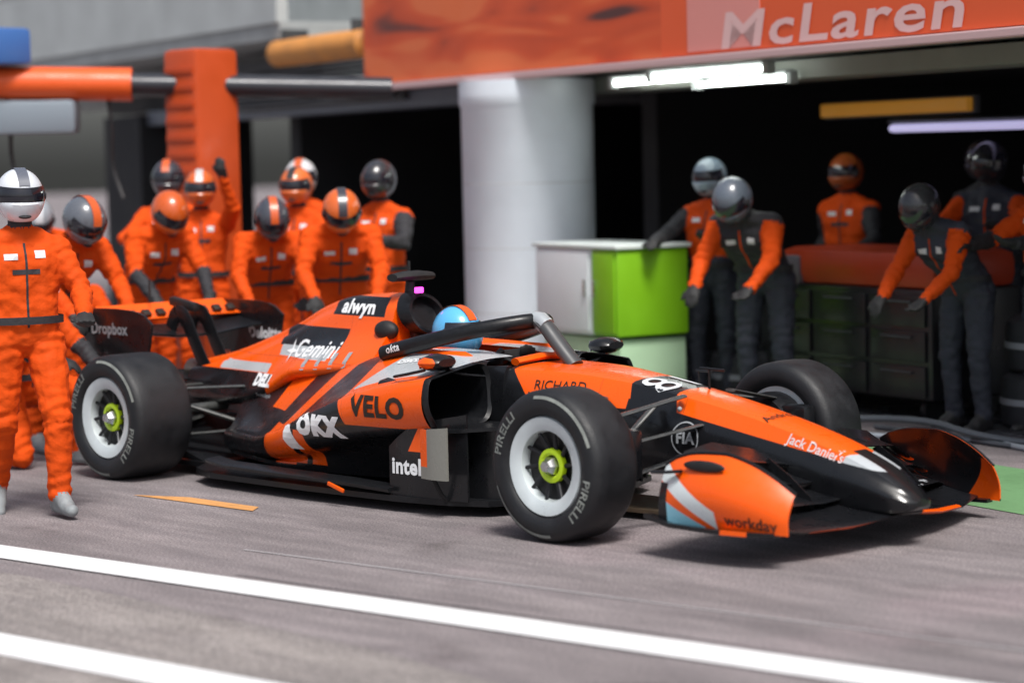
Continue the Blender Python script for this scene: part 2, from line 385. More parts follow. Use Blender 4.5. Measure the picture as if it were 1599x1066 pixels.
decal([Vector((q[0], q[1], q[2])) for q in V], F, BM @ Vector((4.1, -.862, 2.585)), BM.to_3x3() @ Vector((1, 0, 0)), (0, 0, 1), mat('banner white', (.80, .52, .50), .5), BLD, 'lettering', None, 0, 0, 2.0)

# lit tubes under the soffit, lit panel and light strip inside the garage
tube_m = mat('lit tube', (.8, .8, .8), .4, emit=(.93, 1, .95), estr=9)
for i, (x0, y0, x1, y1, z) in enumerate(((1.85, -.28, 3.05, -.28, 2.345), (2.75, -.12, 3.9, -.12, 2.30), (2.6, -.42, 4.05, -.42, 2.36))):
    t = empty('tube_light', (0, 0, 0), 0, ['white lit tube under the orange banner, nearest the white column', 'lowest white lit tube hanging under the banner, right of the column', 'white lit tube tucked directly under the pink banner edge'][i], 'ceiling light', 'lit tubes in the garage')
    A, B = BM @ Vector((x0, y0, z)), BM @ Vector((x1, y1, z))
    MB().tube([A, A.lerp(B, .5), B], .021, 10).build('tube', tube_m, t)
    MB().tube([A+Vector((0, 0, .045)), B+Vector((0, 0, .045))], (.06, .015), 8).build('fitting', conc, t)
    for q in (A, B): MB().box(q, (.05, .09, .08), .01).build('end_cap', conc, t)
ls = empty('light_strip', (0, 0, 0), 0, 'pale violet light strip across the top of the right garage bay', 'strip light')
A, B = BM @ Vector((3.6, 1.0, 1.945)), BM @ Vector((6.6, 1.0, 1.93))
MB().tube([A, B], (.05, .03), 8).build('diffuser', mat('violet strip', (.6, .58, .8), .4, emit=(.62, .58, .95), estr=.4), ls); MB().tube([A+Vector((0, 0, .05)), B+Vector((0, 0, .05))], (.07, .018), 8).build('housing', dgrey, ls)
ap = empty('amber_panel', (0, 0, 0), 0, 'amber panel with a faint glow hanging above the right garage bay', 'light panel')
c = BM @ Vector((3.35, 1.2, 2.10)); MB().box(c, (1.7, .06, .10), .01, Matrix.Rotation(R(-14.5), 3, 'Z')).build('panel', mat('amber panel', (.5, .22, .03), .5, emit=(.75, .33, .03), estr=.12), ap)  # panel face carries a faint amber emission
MB().box(c+Vector((.01, .05, 0)), (1.76, .05, .13), .01, Matrix.Rotation(R(-14.5), 3, 'Z')).build('frame', dgrey, ap)

sheet('joint_line', lane((1.2, -1.75), -2.2, 9, .012), .004, mat('joint sealant', (.42, .41, .42), .7))
sheet('joint_line', lane((3.0, -2.05), -3.5, 9, .010), .004, mat('dark joint', (.09, .085, .09), .7))
# painted strip in front of the garage
gs = [BM @ Vector(v) for v in ((2.6, -2.05, 0), (14, -2.05, 0), (14, -.95, 0), (2.6, -.95, 0))]
sheet('green_strip', [(v.x, v.y) for v in gs], .004, paint_mat('green road paint', (.13, .27, .12), .34))

# tool cabinet: white left, lime right, on a paler base
CB = empty('tool_cabinet', (-4.12, 3.68, 0), R(-14.5), 'white and lime green tool cabinet standing in front of the white column', 'cabinet')
cw = mat('cabinet white', (.68, .72, .75), .4, 0, .2, .04, 4); cl = mat('cabinet lime', (.20, .46, .01), .4, 0, .2, .05, 4); cp = mat('cabinet pale green', (.42, .60, .40), .45, 0, .1, .05, 4)
MB().box((-.17, .1, .83), (.80, .6, .62), .02).build('white_body', cw, CB, sharp=30)
MB().box((.40, .1, .83), (.34, .6, .615), .02).build('lime_body', cl, CB, sharp=30)
MB().box((0, .12, .29), (1.06, .56, .42), .02).build('base', cp, CB, sharp=30)
MB().box((0, .1, 1.155), (1.18, .64, .03), .008).build('worktop', mat('worktop', (.66, .72, .70), .35), CB)
MB().box((-.17, -.207, .83), (.74, .014, .56), .006).build('door', cw, CB); MB().box((.40, -.207, .83), (.29, .014, .56), .006).build('door', cl, CB)
for x in (.16, .29): MB().box((x, -.222, .86), (.018, .02, .12), .004).build('latch', chrome, CB)
MB().box((0, -.166, .29), (.96, .012, .34), .005).build('base_panel', cp, CB)
for x in (-.4, .4):
    for y in (-.08, .3): MB().lathe([(-.02, .001), (-.02, .055), (.02, .055), (.02, .001)], 20, 'x', (x, y, .055), False).build('castor', rubber, CB)

# second cart: papaya top on dark drawers
CT = empty('pit_cart', (-2.15, 4.35, 0), R(-14.5), 'low black pit cart with an orange rounded cover in the right garage bay', 'cart')
MB().box((0, .1, .52), (1.9, .75, .72), .02).build('body', mat('cart black', (.012, .012, .015), .35, 0, .2, .2, 5), CT, sharp=30)
MB().box((.1, .1, 1.0), (1.7, .72, .26), .09).build('cover', mat('cart cover', (.42, .035, .005), .45, 0, .1, .1, 4), CT)
MB().box((-.72, .08, .97), (.5, .74, .22), .06).build('front_panel', mat('cart mauve', (.12, .10, .12), .5), CT)
for k in range(3): 
    for x in (-.62, 0, .62):
        d = MB().box((x, -.286, .28+k*.23), (.56, .02, .2), .006).build('drawer', mat('cart drawer', (.011, .011, .014), .4, 0, .1), CT); MB().tube([(x-.16, -.31, .34+k*.23), (x+.16, -.31, .34+k*.23)], .008, 8).build('handle', dgrey, d)
for x in (-.75, .75):
    for y in (-.12, .35): MB().lathe([(-.025, .001), (-.025, .075), (.025, .075), (.025, .001)], 20, 'x', (x, y, .085), False).build('castor', rubber, CT)

# spare wheels in covers, one stack beside the cart
def spare(x, y, z, label):
    t = empty('spare_wheel', (x, y, z), 0, label, 'wheel', 'covered spare wheels by the garage')
    MB().lathe([(0, .22), (0, .31), (.03, .35), (.08, .36), (.27, .36), (.32, .35), (.35, .31), (.35, .22)], 48, 'z').build('cover', mat('tyre blanket', (.02, .021, .026), .75, 0, 0, .3, 9, .4, 30), t)
    MB().lathe([(.05, .23), (.31, .23), (.31, .15), (.28, .10), (.28, .03), (.05, .03)], 40, 'z').build('rim', mat('spare rim', (.14, .15, .16), .35, .5), t)
    MB().lathe([(.155, .362), (.155, .366), (.195, .366), (.195, .362)], 48, 'z').build('strap', mat('blanket strap', (.24, .25, .28), .6), t)
spare(-.55, 4.15, .02, 'bottom black covered spare wheel at the right edge, standing on the garage floor')
spare(-.52, 4.16, .375, 'upper black covered spare wheel lying on the other at the right edge')
spare(-3.3, 4.5, .02, 'single black covered spare wheel lying behind the far front tyre')

# air hose loops on the ground at right
def hose(pts, r, m, label): 
    return tag(MB().tube(smooth_path(pts, 3), r, 8).build('air_hose', m, None), label, 'hose', 'air hoses by the garage')
hm = mat('hose grey', (.07, .08, .095), .45); hm2 = mat('hose pale', (.26, .29, .33), .45)
hose([(-1.9, 3.2, .02), (-1.2, 3.05, .02), (-.6, 3.35, .02), (0, 3.05, .02), (.6, 2.85, .02), (1.6, 2.75, .02), (3, 2.3, .02)], .018, hm2, 'pale air hose snaking along the edge of the green strip')
hose([(-2.9, 4.1, .02), (-2.5, 3.5, .02), (-1.9, 3.3, .06), (-1.0, 3.35, .12), (-.5, 3.2, .05), (.2, 3.25, .02), (1.2, 3.0, .02)], .022, hm, 'thick grey air hose looping over the ground before the black cart')
hose([(-1.5, 3.5, .02), (-.9, 3.4, .02), (-.3, 3.15, .02), (.4, 3.1, .02), (1.4, 2.9, .02)], .016, hm, 'thin grey air hose on the ground between cart and green strip')

# papaya pit gantry over the stop at left
GA = empty('pit_gantry', (-7.2, 2.45, 0), 0, 'orange clad pit gantry post with a dark overhead boom behind the rear wing', 'gantry')
clad = mat('gantry cladding', (.50, .065, .01), .45, 0, .1, .08, 3)
MB().box((0, 0, 1.35), (.42, .42, 2.7), .05).build('post', clad, GA)
MB().box((0, 0, .03), (1.0, 1.0, .06), .01).build('base_plate', dgrey, GA)
for k in range(7): MB().box((.0, -.215, 1.75+k*.13), (.36, .012, .05), .004).build('rib', mat('gantry rib', (.44, .055, .01), .5), GA)
pa, pb = Vector((1.0, 1.1, 2.36)), Vector((-1.5, -1.9, 2.50))
MB().tube([pa, (0, 0, 2.42), pb], (.11, .09), 12).build('boom', mat('boom dark', (.03, .032, .04), .35, .2, .2), GA)
MB().tube([Vector((0, 0, 2.42)).lerp(pb, .22), Vector((0, 0, 2.42)).lerp(pb, .72)], (.15, .13), 16).build('boom_sleeve', mat('sleeve orange', (.75, .10, .012), .45, 0, .1), GA)
MB().box(Vector((0, 0, 2.42)).lerp(pb, .66)+Vector((0, 0, .27)), (.6, .35, .28), .04).build('motor_box', mat('gantry blue', (.05, .15, .42), .4, 0, .2), GA)
MB().box(Vector((0, 0, 2.42)).lerp(pb, .62)-Vector((0, 0, .27)), (1.1, .3, .26), .05, Matrix.Rotation(R(48), 3, 'Z')).build('hose_reel_box', mat('reel grey', (.20, .24, .28), .45), GA)
for f in (.3, .62, .9):
    q = Vector((0, 0, 2.3)).lerp(pb, f); MB().tube(smooth_path([q, q+Vector((.05, 0, -.25)), q+Vector((-.05, .05, -.55)), q+Vector((.08, .06, -.8))], 2), .016, 8).build('hanging_hose', mat('hose black', (.02, .02, .022), .5), GA)
# rolled awning at the left end of the banner
aw = empty('rolled_awning', (0, 0, 0), 0, 'amber rolled awning hanging left of the orange banner', 'awning')
A, B = BM @ Vector((-3.35, -.75, 2.83)), BM @ Vector((-1.45, -.75, 2.83))
MB().tube([A-(B-A)*.02, A, A.lerp(B, .5), B, B+(B-A)*.02], [(.08, .08), (.125, .125), (.13, .13), (.125, .125), (.08, .08)], 20).build('fabric_roll', mat('amber fabric', (.62, .26, .06), .6, 0, 0, .12, 5, .3, 20), aw)
for f in (.1, .9): q = A.lerp(B, f); MB().box(q+Vector((0, .1, .05)), (.05, .3, .34), .01).build('bracket', dgrey, aw)

# ------------------------------------------------------------------ the race car (x forward, right side is -y)
CAR = empty('race_car', (0, 0, 0), 0, 'orange and black open-wheel racing car pulling away from its pit stop', 'racing car')
nose_paint = livery('nose paint', ORA, [
    (BLK, [(-.18, 0, -1, .572), (1, 0, 0, .18)]),                       # flanks under the painted ridge
    (BLK, [(-1, 0, -.35, .315), (1, 0, .25, .02)]),                      # number panel
    (BLK, [(-1, 0, 0, -.05), (0, 0, -1, .555)]), (BLK, [(-1, 0, -.9, -.27)]),
    (SIL, [(1, .5, 0, -1.14), (-1, -.6, 0, 1.36), (.18, 0, 1, -.565)]),
    (BLK, [(1, .6, 0, -1.36)]), (BLK, [(1, 0, 0, -1.08), (0, -1, 0, .05), (0, 0, 1, -.3)]), seam(1, 0, 0, -.16), seam(1, 0, 0, .36)])
def nose_sec(c):
    zt, zb, ws, wt = c; h = zt-zb
    return [(0, zb), (ws*.6, zb), (ws*.95, zb+.06*h), (ws, zb+.4*h), (ws*.99, zb+.62*h), (wt*1.02, zt-.035*min(1, h/.2)), (wt*.94, zt-.012), (wt*.4, zt), (0, zt)]
NOSE = [(1.435, .222, .188, .045, .03), (1.42, .238, .172, .08, .05), (1.35, .292, .155, .118, .08), (1.25, .352, .145, .142, .10), (1.0, .445, .14, .168, .12),
        (.6, .550, .18, .19, .135), (.14, .640, .22, .22, .15), (-.25, .698, .26, .25, .18), (-.6, .728, .30, .29, .23), (-.95, .735, .32, .325, .28)]  # underside set deeper so its black fills the shadow below the nose
nose = table_loft(NOSE, 150, nose_sec, 1).build('nose', nose_paint, CAR, sharp=28)
tub_paint = livery('tub paint', BLK, [(ORA, [(1, 0, .9, .27), (0, 0, 1, -.56), (1, 0, 0, 1.02)])])
def tub_sec(c):
    zt, zb, ws, wt = c; h = zt-zb
    return [(0, zb), (ws*.6, zb), (ws*.97, zb+.06*h), (ws, zb+.4*h), (ws*.99, zb+.7*h), (wt*1.08, zt-.03), (wt*1.0, zt), (wt*.88, zt-.005), (wt*.80, zt-.06), (wt*.76, zb+.2), (wt*.7, zb+.12), (0, zb+.12)]
tub = table_loft([(-.9505, .735, .32, .326, .281), (-1.3, .715, .32, .345, .30), (-1.7, .70, .32, .36, .31), (-2.0, .72, .32, .36, .31)], 40, tub_sec, 2).build('cockpit_tub', tub_paint, CAR)

# headrest / cockpit side padding
hr = MB()
pth = smooth_path([(-1.17, -.30, .735), (-1.4, -.315, .735), (-1.7, -.30, .745), (-1.86, -.18, .76), (-1.88, 0, .765), (-1.86, .18, .76), (-1.7, .30, .745), (-1.4, .315, .735), (-1.17, .30, .735)], 3)
hr.tube(pth, [(.012+.03*min(1, min(i, len(pth)-1-i)/6), .02+.04*min(1, min(i, len(pth)-1-i)/6)) for i in range(len(pth))], 12).build('headrest', papaya, CAR)
nose_b = bvh_of([nose]); tub_b = bvh_of([tub])

# engine cover
cover_paint = livery('cover paint', ORA, [
    (BLK, [(-1, 0, 0, -2.07), (1, 0, 0, 2.58), (0, 0, 1, -.935), (0, 0, -1, 1.046)]),
    (BLK, [(-1, 0, 0, -2.36), (1, 0, .25, 2.86), (0, 0, 1, -.745), (0, 0, -1, .865)]),
    (SIL, [(-1, 0, .0, -2.42), (1, 0, 0, 3.02), (0, 0, -1, .752), (0, 0, 1, -.688)]),
    (SIL, [(-1, 0, 0, -3.06), (1, 0, 0, 3.62), (0, 0, -1, .64), (0, 0, 1, -.585)]),
    (BLK, [(-1, 0, 0, -2.98), (0, 0, -1, .585)]),
    seam(1, 0, .2, 2.18), seam(1, 0, -.3, 3.32), seam(0, 0, 1, -.682)])
def cov_sec(c):
    zt, wt, wm, zm, wl, zl = c
    return [(0, zl-.05), (wl*.9, zl-.05), (wl, zl), (wl*.9, zl+.04), (wm*1.25, zm-.07), (wm, zm), ((wm+wt)/2, (zm+zt)/2), (wt, zt-.05), (wt*.75, zt-.012), (0, zt)]
COVER = [(-1.99, 1.055, .11, .155, .91, .33, .69), (-2.1, 1.065, .105, .15, .90, .335, .68), (-2.3, 1.055, .09, .14, .885, .33, .66), (-2.5, 1.035, .07, .125, .865, .32, .64), (-2.7, .985, .05, .115, .83, .31, .62),
         (-3.0, .865, .035, .115, .745, .285, .50), (-3.3, .765, .04, .13, .655, .25, .44), (-3.6, .68, .05, .13, .58, .19, .42), (-3.95, .61, .055, .11, .54, .12, .42)]
cover = table_loft(COVER, 120, cov_sec, 2).build('engine_cover', cover_paint, CAR, sharp=50)
MB().lathe([(-3.93, .075), (-4.06, .07), (-4.06, .062), (-3.93, .066)], 32, 'x', (0, 0, .545)).build('exhaust_pipe', mat('hot metal', (.32, .29, .26), .35, .9), CAR)

# roll hoop air intake: an open oval ring in front of the cover, dark inside
ai = MB(); ring = []
for (x, a, b) in [(-1.965, .135, .12), (-1.90, .13, .115), (-1.87, .125, .11), (-1.868, .108, .094), (-1.892, .1, .088), (-1.918, .095, .083)]:
    ring.append([(x - .05*math.sin(t), a*math.cos(t), .955+b*math.sin(t)) for t in [2*math.pi*k/48 for k in range(48)]])
V = [p for r in ring for p in r]
ai.add(V, [(i*48+k, i*48+(k+1) % 48, (i+1)*48+(k+1) % 48, (i+1)*48+k) for i in range(5) for k in range(48)] + [tuple(range(240, 288))])
ai.build('air_intake', carbon, CAR)
MB().tube([(-1.93, 0, .86), (-1.95, 0, .76), (-1.97, 0, .68)], [(.07, .05), (.05, .05), (.06, .06)], 12, upv=(1, 0, 0)).build('roll_hoop_leg', carbon, CAR)
for s in (-1, 1):
    MB().ell((-2.03, s*.165, .868), (.085, .05, .055)).build('side_intake', matblk, CAR)
tc_ = MB(); tc_.tube([(-2.02, 0, 1.04), (-2.01, 0, 1.13)], [(.03, .03), (.022, .03)], 10); tc_.tube([(-2.0, -.14, 1.155), (-2.0, -.05, 1.16), (-2.0, .05, 1.16), (-2.0, .14, 1.155)], [(.045, .022), (.055, .028), (.055, .028), (.045, .022)], 12)
tc_.tube([(-2.05, .03, 1.15), (-2.05, .03, 1.24)], .008, 8)
tc_.build('roll_hoop_camera', matblk, CAR)
MB().box((-1.905, -.03, 1.085), (.02, .05, .03), .004).build('camera_light', mat('pink led', (.4, .02, .25), .4, emit=(1, .05, .62), estr=3.), CAR)

# sidepods
pod_paint = livery('sidepod paint', ORA, [
    (SIL, [(1, .5, 0, 1.44), (0, -1, 0, .66), (0, 0, 1, -.60)]),
    (BLK, [(-1, 0, -.55, -1.45), (1, .0, -.5, 2.41)]),
    (ORA, [(-.6, -.4, .70, -1.58)]),
    (BLK, [(-1, -.55, 0, -2.05), (1, .55, 0, 2.33), (0, 0, 1, -.36)]),
    (BLK, [(-1, -.55, 0, -2.62), (0, 0, 1, -.30)]),
    (ORA, [(-1, 0, 0, -2.07), (1, 0, 0, 2.52), (0, 0, -1, .37), (0, 0, 1, -.16)]),
    (BLK, [(-1, 0, .18, -2.22), (1, 0, -.18, 2.27), (0, 0, -1, .37)]),
    (BLK, [(0, 0, -1, .43), (1, 0, 0, 2.02)]), (BLK, [(0, 0, -1, .15)]), (BLK, [(-1, 0, 0, -2.52), (0, 0, -1, .42)]), seam(1, .1, .25, 1.50), seam(1, 0, -.2, 2.56), seam(1, .4, 0, 1.72)])
def pod_sec(c):
    yi, zi, ym, zm, yr, zr, ys, zs, yb, zb, yu = c
    return [(.12, .1), (yu, .1), (yu+.02, .16), (yb-.1, zb-.03), (yb, zb), (ys, zs), (yr, zr), (yr-.05, zr+.012), (ym, zm), (yi, zi), (.12, zi)]
POD = [(-1.08, .32, .765, .52, .735, .75, .69, .775, .55, .71, .43, .42), (-1.3, .32, .785, .52, .735, .76, .66, .785, .53, .72, .40, .44), (-1.6, .31, .79, .50, .71, .765, .595, .785, .48, .72, .36, .48),
       (-2.0, .29, .745, .46, .635, .75, .47, .765, .38, .70, .28, .55), (-2.45, .24, .66, .40, .52, .67, .325, .68, .26, .64, .19, .57), (-2.8, .21, .60, .34, .44, .54, .27, .55, .21, .52, .16, .48), (-3.25, .16, .54, .26, .38, .38, .26, .39, .2, .36, .14, .33)]
pods = []
def half_loft(tab, nsec, conv, it):
    mb = MB(); xs = [r[0] for r in tab]; cols = list(zip(*[r[1:] for r in tab])); V = []; n = 0
    for k in range(nsec+1):
        x = xs[0]+(xs[-1]-xs[0])*k/nsec; half = chaikin(conv([pchip(xs, c, x) for c in cols]), it); n = len(half); V += [(x, -y, z) for y, z in half]
    return mb.add(V, [(i*n+j, i*n+j+1, (i+1)*n+j+1, (i+1)*n+j) for i in range(nsec) for j in range(n-1)])
base_pod = half_loft(POD, 110, pod_sec, 2)
def duct(sgn):
    def sec(c): return pod_sec(c)[3:10]
    d = MB(); n = 0; V = []
    xs = [r[0] for r in POD]; cols = list(zip(*[r[1:] for r in POD]))
    half = [pchip(xs, c, -1.08) for c in cols]; P = pod_sec(half)
    loop = chaikin([P[4], P[5], P[6], P[7], P[8], P[9], (.31, .60), (.33, .46), (.45, .43), P[4]], 2)[:-1]
    cy = sum(p[0] for p in loop)/len(loop); cz = sum(p[1] for p in loop)/len(loop)
    for (x, k, o) in ((-1.084, 1.004, 0), (-1.055, 1.0, 0), (-1.045, .97, 0), (-1.06, .90, 0), (-1.25, .84, 0), (-1.5, .7, 0)):
        V += [(x + (.10*(.7-p[1]) if x > -1.1 else 0), sgn*(cy+(p[0]-cy)*k), cz+(p[1]-cz)*k) for p in loop]
    n = len(loop)
    d.add(V, [(i*n+j, i*n+(j+1) % n, (i+1)*n+(j+1) % n, (i+1)*n+j) for i in range(5) for j in range(n)] + [tuple(range(5*n, 6*n))])
    return d
for s in (-1, 1):
    b = base_pod if s == -1 else base_pod.mir()
    p_ = b.build('sidepod', pod_paint, CAR, sharp=35); pods.append(p_)
    duct(s).build('air_inlet', carbon, CAR)
    lip = MB(); st = []
    for x, y0, y1, z in [(-1.06, .33, .735, .435), (-.9, .335, .70, .44), (-.75, .335, .60, .452), (-.62, .335, .45, .465), (-.55, .33, .36, .47)]:
        st += [(x, s*y0, z+.012), (x, s*y1, z+.006), (x, s*y1, z-.012), (x, s*y0, z-.02)]
    lip.add(st, [(i*4+j, i*4+(j+1) % 4, (i+1)*4+(j+1) % 4, (i+1)*4+j) for i in range(4) for j in range(4)] + [(0, 1, 2, 3), (16, 17, 18, 19)])
    lip.build('inlet_lip', carbon, CAR)
pod_b = bvh_of([pods[0], cover])

# floor, edge wing, front fences
def plan(poly, z0, z1, name, m, parent=CAR):
    n = len(poly); V = [(x, y, z0) for x, y in poly]+[(x, y, z1) for x, y in poly]
    return MB().add(V, [tuple(range(n))[::-1], tuple(range(n, 2*n))]+[(i, (i+1) % n, n+(i+1) % n, n+i) for i in range(n)]).build(name, m, parent, smooth=False)
hp = [(-.66, .34), (-.78, .60), (-1.0, .70), (-1.3, .755), (-2.0, .79), (-2.85, .79), (-3.1, .70), (-3.22, .54), (-3.9, .50), (-4.0, .3)]
floor_ = plan([(x, -y) for x, y in hp]+[(x, y) for x, y in hp[::-1]], .055, .085, 'floor', carbon)
plan([(.0, -.17), (-.4, -.2), (-3.6, -.2), (-3.6, .2), (-.4, .2), (.0, .17)], .035, .054, 'plank', mat('plank wood', (.09, .06, .035), .7, 0, 0, .2, 20))
for s in (-1, 1):
    e = MB(); st = []
    for x, y, z in [(-1.35, .775, .11), (-1.7, .80, .125), (-2.2, .815, .13), (-2.7, .815, .135), (-2.88, .80, .15)]:
        st += [(x, s*y, z+.006), (x, s*(y-.012), z+.012), (x, s*(y-.10), z+.02), (x, s*(y-.10), z+.012), (x, s*(y-.012), z-.012)]
    e.add(st, [(i*5+j, i*5+(j+1) % 5, (i+1)*5+(j+1) % 5, (i+1)*5+j) for i in range(4) for j in range(5)]+[(0, 1, 2, 3, 4), (20, 21, 22, 23, 24)])
    e.build('floor_edge_wing', carbon, CAR)
    MB().box((-1.70, s*.828, .105), (.13, .012, .02), .003, Matrix.Rotation(R(14), 3, 'Y')).build('edge_tab', papaya, CAR)
    for (x0, x1, y0, y1, h0, h1) in ((-1.38, -.86, .725, .66, .33, .42), (-1.2, -.74, .60, .52, .3, .36), (-1.1, -.68, .48, .42, .26, .3)):
        f = MB(); V = []
        for k in range(9):
            t = k/8; x = x0+(x1-x0)*t; y = y0+(y1-y0)*t*t; zt = .1+(h0+(h1-h0)*t)*math.sin(min(1, .5+t)*math.pi/2)
            V += [(x, s*(y+.006), .08), (x, s*(y+.004), zt), (x, s*(y-.004), zt), (x, s*(y-.006), .08)]
        f.add(V, [(i*4+j, i*4+(j+1) % 4, (i+1)*4+(j+1) % 4, (i+1)*4+j) for i in range(8) for j in range(4)]+[(0, 1, 2, 3), (32, 33, 34, 35)])
        fo = f.build('floor_fence', livery('fence paint', BLK, [(ORA, [(-1, 0, -.55, -.88), (1, 0, -.6, 1.43), (0, 0, 1, -.315), (0, 1, 0, -.65)])]), CAR)
    v = MB(); V = []
    for k in range(7):
        t = k/6; x = -1.06+.19*t; y = .79+.012*math.sin(t*3.1)
        V += [(x, s*(y+.008), .20), (x, s*(y+.008), .465-.02*(1-t)), (x, s*(y-.008), .465-.02*(1-t)), (x, s*(y-.008), .20)]
    v.add(V, [(i*4+j, i*4+(j+1) % 4, (i+1)*4+(j+1) % 4, (i+1)*4+j) for i in range(6) for j in range(4)]+[(0, 1, 2, 3), (24, 25, 26, 27)])
    v.build('floor_vane', livery('vane paint', (.2, .2, .18), [(ORA, [(-1, 0, 0, -1.0), (0, 0, 1, -.26)])], .25, .2), CAR)
    MB().tube([(-.98, s*.79, .205), (-.98, s*.74, .12), (-.98, s*.70, .085)], .012, 8).build('vane_bracket', carbon, CAR)
    MB().tube([(-.96, s*.79, .44), (-.99, s*.72, .40), (-1.0, s*.66, .36)], .01, 8).build('vane_bracket', carbon, CAR)

# halo
hpath = [(-1.82, -.37, .765), (-1.6, -.375, .815), (-1.35, -.32, .872), (-1.15, -.21, .918), (-1.04, -.08, .94), (-1.02, 0, .943), (-1.04, .08, .94), (-1.15, .21, .918), (-1.35, .32, .872), (-1.6, .375, .815), (-1.82, .37, .765)]
halo = MB().tube(smooth_path(hpath, 3), (.038, .042), 14).build('halo', carbon, CAR)
MB().tube(smooth_path([(-1.02, 0, .94), (-.96, 0, .93), (-.86, 0, .83), (-.74, 0, .72)], 2), (.038, .05), 14, upv=(0, 1, 0)).build('halo_pillar', mat('halo sky grey', (.05, .054, .058), .42, 0, .1), CAR)  # pillar base colour lightened to grey for the sky reflected in black carbon
MB().tube([(-1.035, 0, .948), (-.99, 0, .945), (-.945, 0, .915)], [(.047, .049)]*3, 16, upv=(0, 1, 0)).build('halo_band', silver, CAR)
halo_b = bvh_of([halo])
# mirrors
for s in (-1, 1):
    mr_ = MB(); mr_.tube([(-1.17, s*.62, .765), (-1.13, s*.62, .768), (-1.07, s*.62, .77), (-1.04, s*.62, .77)], [(.085, .036), (.098, .046), (.09, .04), (.06, .02)], 14)
    mo = mr_.build('mirror', livery('mirror paint', BLK, [(ORA, [(0, 1, 0, -.69)])]), CAR)
    MB().box((-1.172, s*.62, .765), (.006, .14, .055), .0).build('mirror_glass', mat('mirror glass', (.5, .52, .55), .05, 1.), mo)
    MB().tube(smooth_path([(-1.1, s*.58, .735), (-1.08, s*.5, .70), (-1.05, s*.36, .68)], 2), (.022, .008), 10).build('mirror_stalk', carbon, CAR)
    MB().tube(smooth_path([(-1.12, s*.70, .735), (-1.2, s*.74, .715), (-1.32, s*.73, .695)], 2), (.012, .008), 8).build('mirror_brace', carbon, CAR)
# steering wheel
sw = MB(); Rm = Matrix.Rotation(R(-25), 3, 'Y')
sw.box((-1.2, 0, .735), (.03, .17, .11), .012, Rm)
for s in (-1, 1): sw.tube([(-1.19, s*.09, .79), (-1.2, s*.125, .76), (-1.21, s*.125, .70), (-1.22, s*.09, .675)], .018, 10)
sw.build('steering_wheel', matblk, CAR)
# cockpit front padding
MB().tube([(-.98, -.2, .745), (-.96, 0, .765), (-.98, .2, .745)], (.035, .02), 10).build('cockpit_fairing', papaya, CAR)
# pitot and nose sensor
pt = MB(); pt.tube([(.12, .06, .62), (.12, .06, .74)], .006, 8); pt.tube([(.06, .06, .742), (.22, .06, .738)], .007, 8); pt.build('pitot_tube', carbon, CAR)
pt = MB(); pt.tube([(.0, .12, .64), (.0, .12, .72)], .005, 8); pt.tube([(-.02, .12, .722), (.09, .12, .72)], .006, 8); pt.build('nose_sensor', carbon, CAR)
MB().ell((.16, -.205, .57), (.012, .012, .012)).build('tow_marker', grey_print, CAR)

